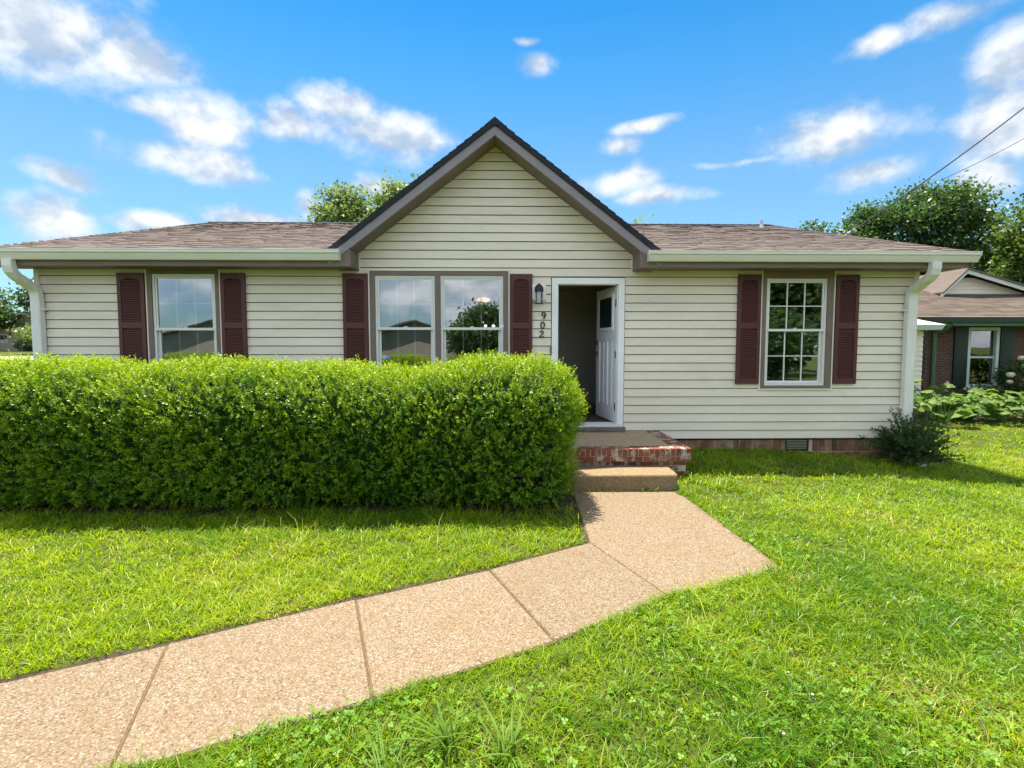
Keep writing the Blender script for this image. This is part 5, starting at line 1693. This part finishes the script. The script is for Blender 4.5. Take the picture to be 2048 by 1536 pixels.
# distant house at the far left
fh = empty('distant_house', (-66, 68, 0)); tag(fh, 'small distant house with a pale sloping gable seen past the left downspout', 'house')
def far_house(t, cx, cy, wdt, dep, eave, ridge, mat='far_wall'):
    g0 = float(gz(cx, cy))
    x0, x1, y0, y1 = cx - wdt / 2, cx + wdt / 2, cy - dep / 2, cy + dep / 2
    w_ = MB(); w_.prism_y([(x0, g0 - .5), (x1, g0 - .5), (x1, g0 + eave), (cx, g0 + ridge), (x0, g0 + eave)], y0, y1); w_.build('wall', mat, t)
    ov = .5
    for s in (-1, 1):
        xe = cx + s * (wdt / 2 + ov); sl = (ridge - eave) / (wdt / 2)
        p = [(cx, g0 + ridge + .05), (xe, g0 + ridge + .05 - sl * (wdt / 2 + ov)), (xe, g0 + ridge + .27 - sl * (wdt / 2 + ov)), (cx, g0 + ridge + .27)]
        m = MB(); m.prism_y(p[::-1] if s > 0 else p, y0 - ov, y1 + ov); m.build('roof', 'far_roof', t)
        p2 = [(a, c - .02 if i in (2, 3) else c - .16) for i, (a, c) in enumerate(p)]
        m = MB(); m.prism_y(p2[::-1] if s > 0 else p2, y0 - ov - .06, y0 - ov - .01); m.build('rake_board', 'white_vinyl', t)
    for xx in (cx - wdt * .25, cx + wdt * .2):
        f = MB().box(xx - .6, xx + .6, y0 - .04, y0 - .01, g0 + 1.0, g0 + 2.2).build('window', 'white_vinyl', t)
        MB().box(xx - .5, xx + .5, y0 - .06, y0 - .045, g0 + 1.1, g0 + 2.1).build('pane', 'glass', f)
far_house(fh, -68.0, 78, 13, 10, 2.6, 5.2)
bush('street_shrub', 'tall dark shrub across the street mirrored low in the right window', 11.0, -8.5, 3.4, 3.4, 'dark_tree_leaf', 9000, .26)
bush('street_shrub', 'broad dark shrub mirrored at the left of the right window', 6.0, -10.5, 2.6, 2.4, 'dark_tree_leaf', 6000, .26)
bush('distant_shrub', 'dark round shrub before the distant house wall', -66.0, 71.0, 1.5, 1.6, 'dark_tree_leaf', 900, .28)

# ------------------------------------------------------------------ service wires over the right end of the roof
def wire(name, pts, rad, label, sag=0.0):
    P = []
    for a, c in zip(pts[:-1], pts[1:]):
        for i in range(14):
            t = i / 14; q = Vector(a).lerp(Vector(c), t); q.z -= sag * 4 * t * (1 - t); P.append(tuple(q))
    P.append(pts[-1])
    m = MB(); m.tube(P, rad, 6)
    return tag(m.build(name, 'wire_rubber'), label, 'wire')
wire('power_line', [(6.95, 10.0, 3.95), (11.62, 11.1, 7.03), (19.0, 12.9, 12.2)], .013, 'thick black service wire rising from the roof end to the upper right', .06)
wire('power_line', [(17.6, 20.2, 8.3), (20.9, 19.9, 10.0), (30, 19.0, 14.8)], .011, 'thin dark wire behind the right tree at the right edge', .05)
mast = empty('service_mast', (6.95, 10.0, 3.5)); tag(mast, 'grey service mast at the right roof edge where the wire lands', 'mast')
m = MB(); m.tube([(6.85, 10.0, 1.2), (6.85, 10.0, 3.80), (6.88, 9.98, 3.92), (6.95, 9.95, 3.95)], .028, 8); m.build('pipe', 'galvanised', mast)
m = MB(); m.tube([(6.93, 9.94, 3.98), (6.99, 9.9, 3.93)], [.05, .03], 8); m.build('weatherhead', 'galvanised', mast)

# ------------------------------------------------------------------ across the street: only met as reflections in the panes
for (tx, ty, hh, rr, lab, mt) in ((15, -13, 10.5, 4.2, 'large tree across the street mirrored in the right window', 'dark_tree_leaf'),
                                  (24, -20, 12, 5.0, 'taller tree across the street mirrored at the right of the right window', 'dark_tree_leaf'),
                                  (8.5, -22, 8.0, 3.2, 'tree across the street mirrored near the door side window', 'dark_tree_leaf'),
                                  (-2.6, -33, 5.8, 2.6, 'round tree mirrored low in the middle window', 'dark_tree_leaf'),
                                  (-17.5, -34, 7.2, 3.0, 'round tree mirrored in the left front window', 'dark_tree_leaf')):
    tree('street_tree', lab, 'tree', tx, ty, hh, rnd_lobes(8, rr * .7, rr * .7, hh * .3, hh * .85, rr * .5), mt, 260, 38, .36, hh * .3, .25, 'trees across the street', .55)
sh_ = empty('street_house', (-10, -42, 0)); tag(sh_, 'low house across the street mirrored in the front windows', 'house')
far_house(sh_, -9, -42, 14, 9, 2.5, 4.6)
sh2 = empty('street_house', (-30, -44, 0)); tag(sh2, 'second low house across the street mirrored in the left window', 'house')
far_house(sh2, -31, -44, 15, 9, 2.5, 4.8)
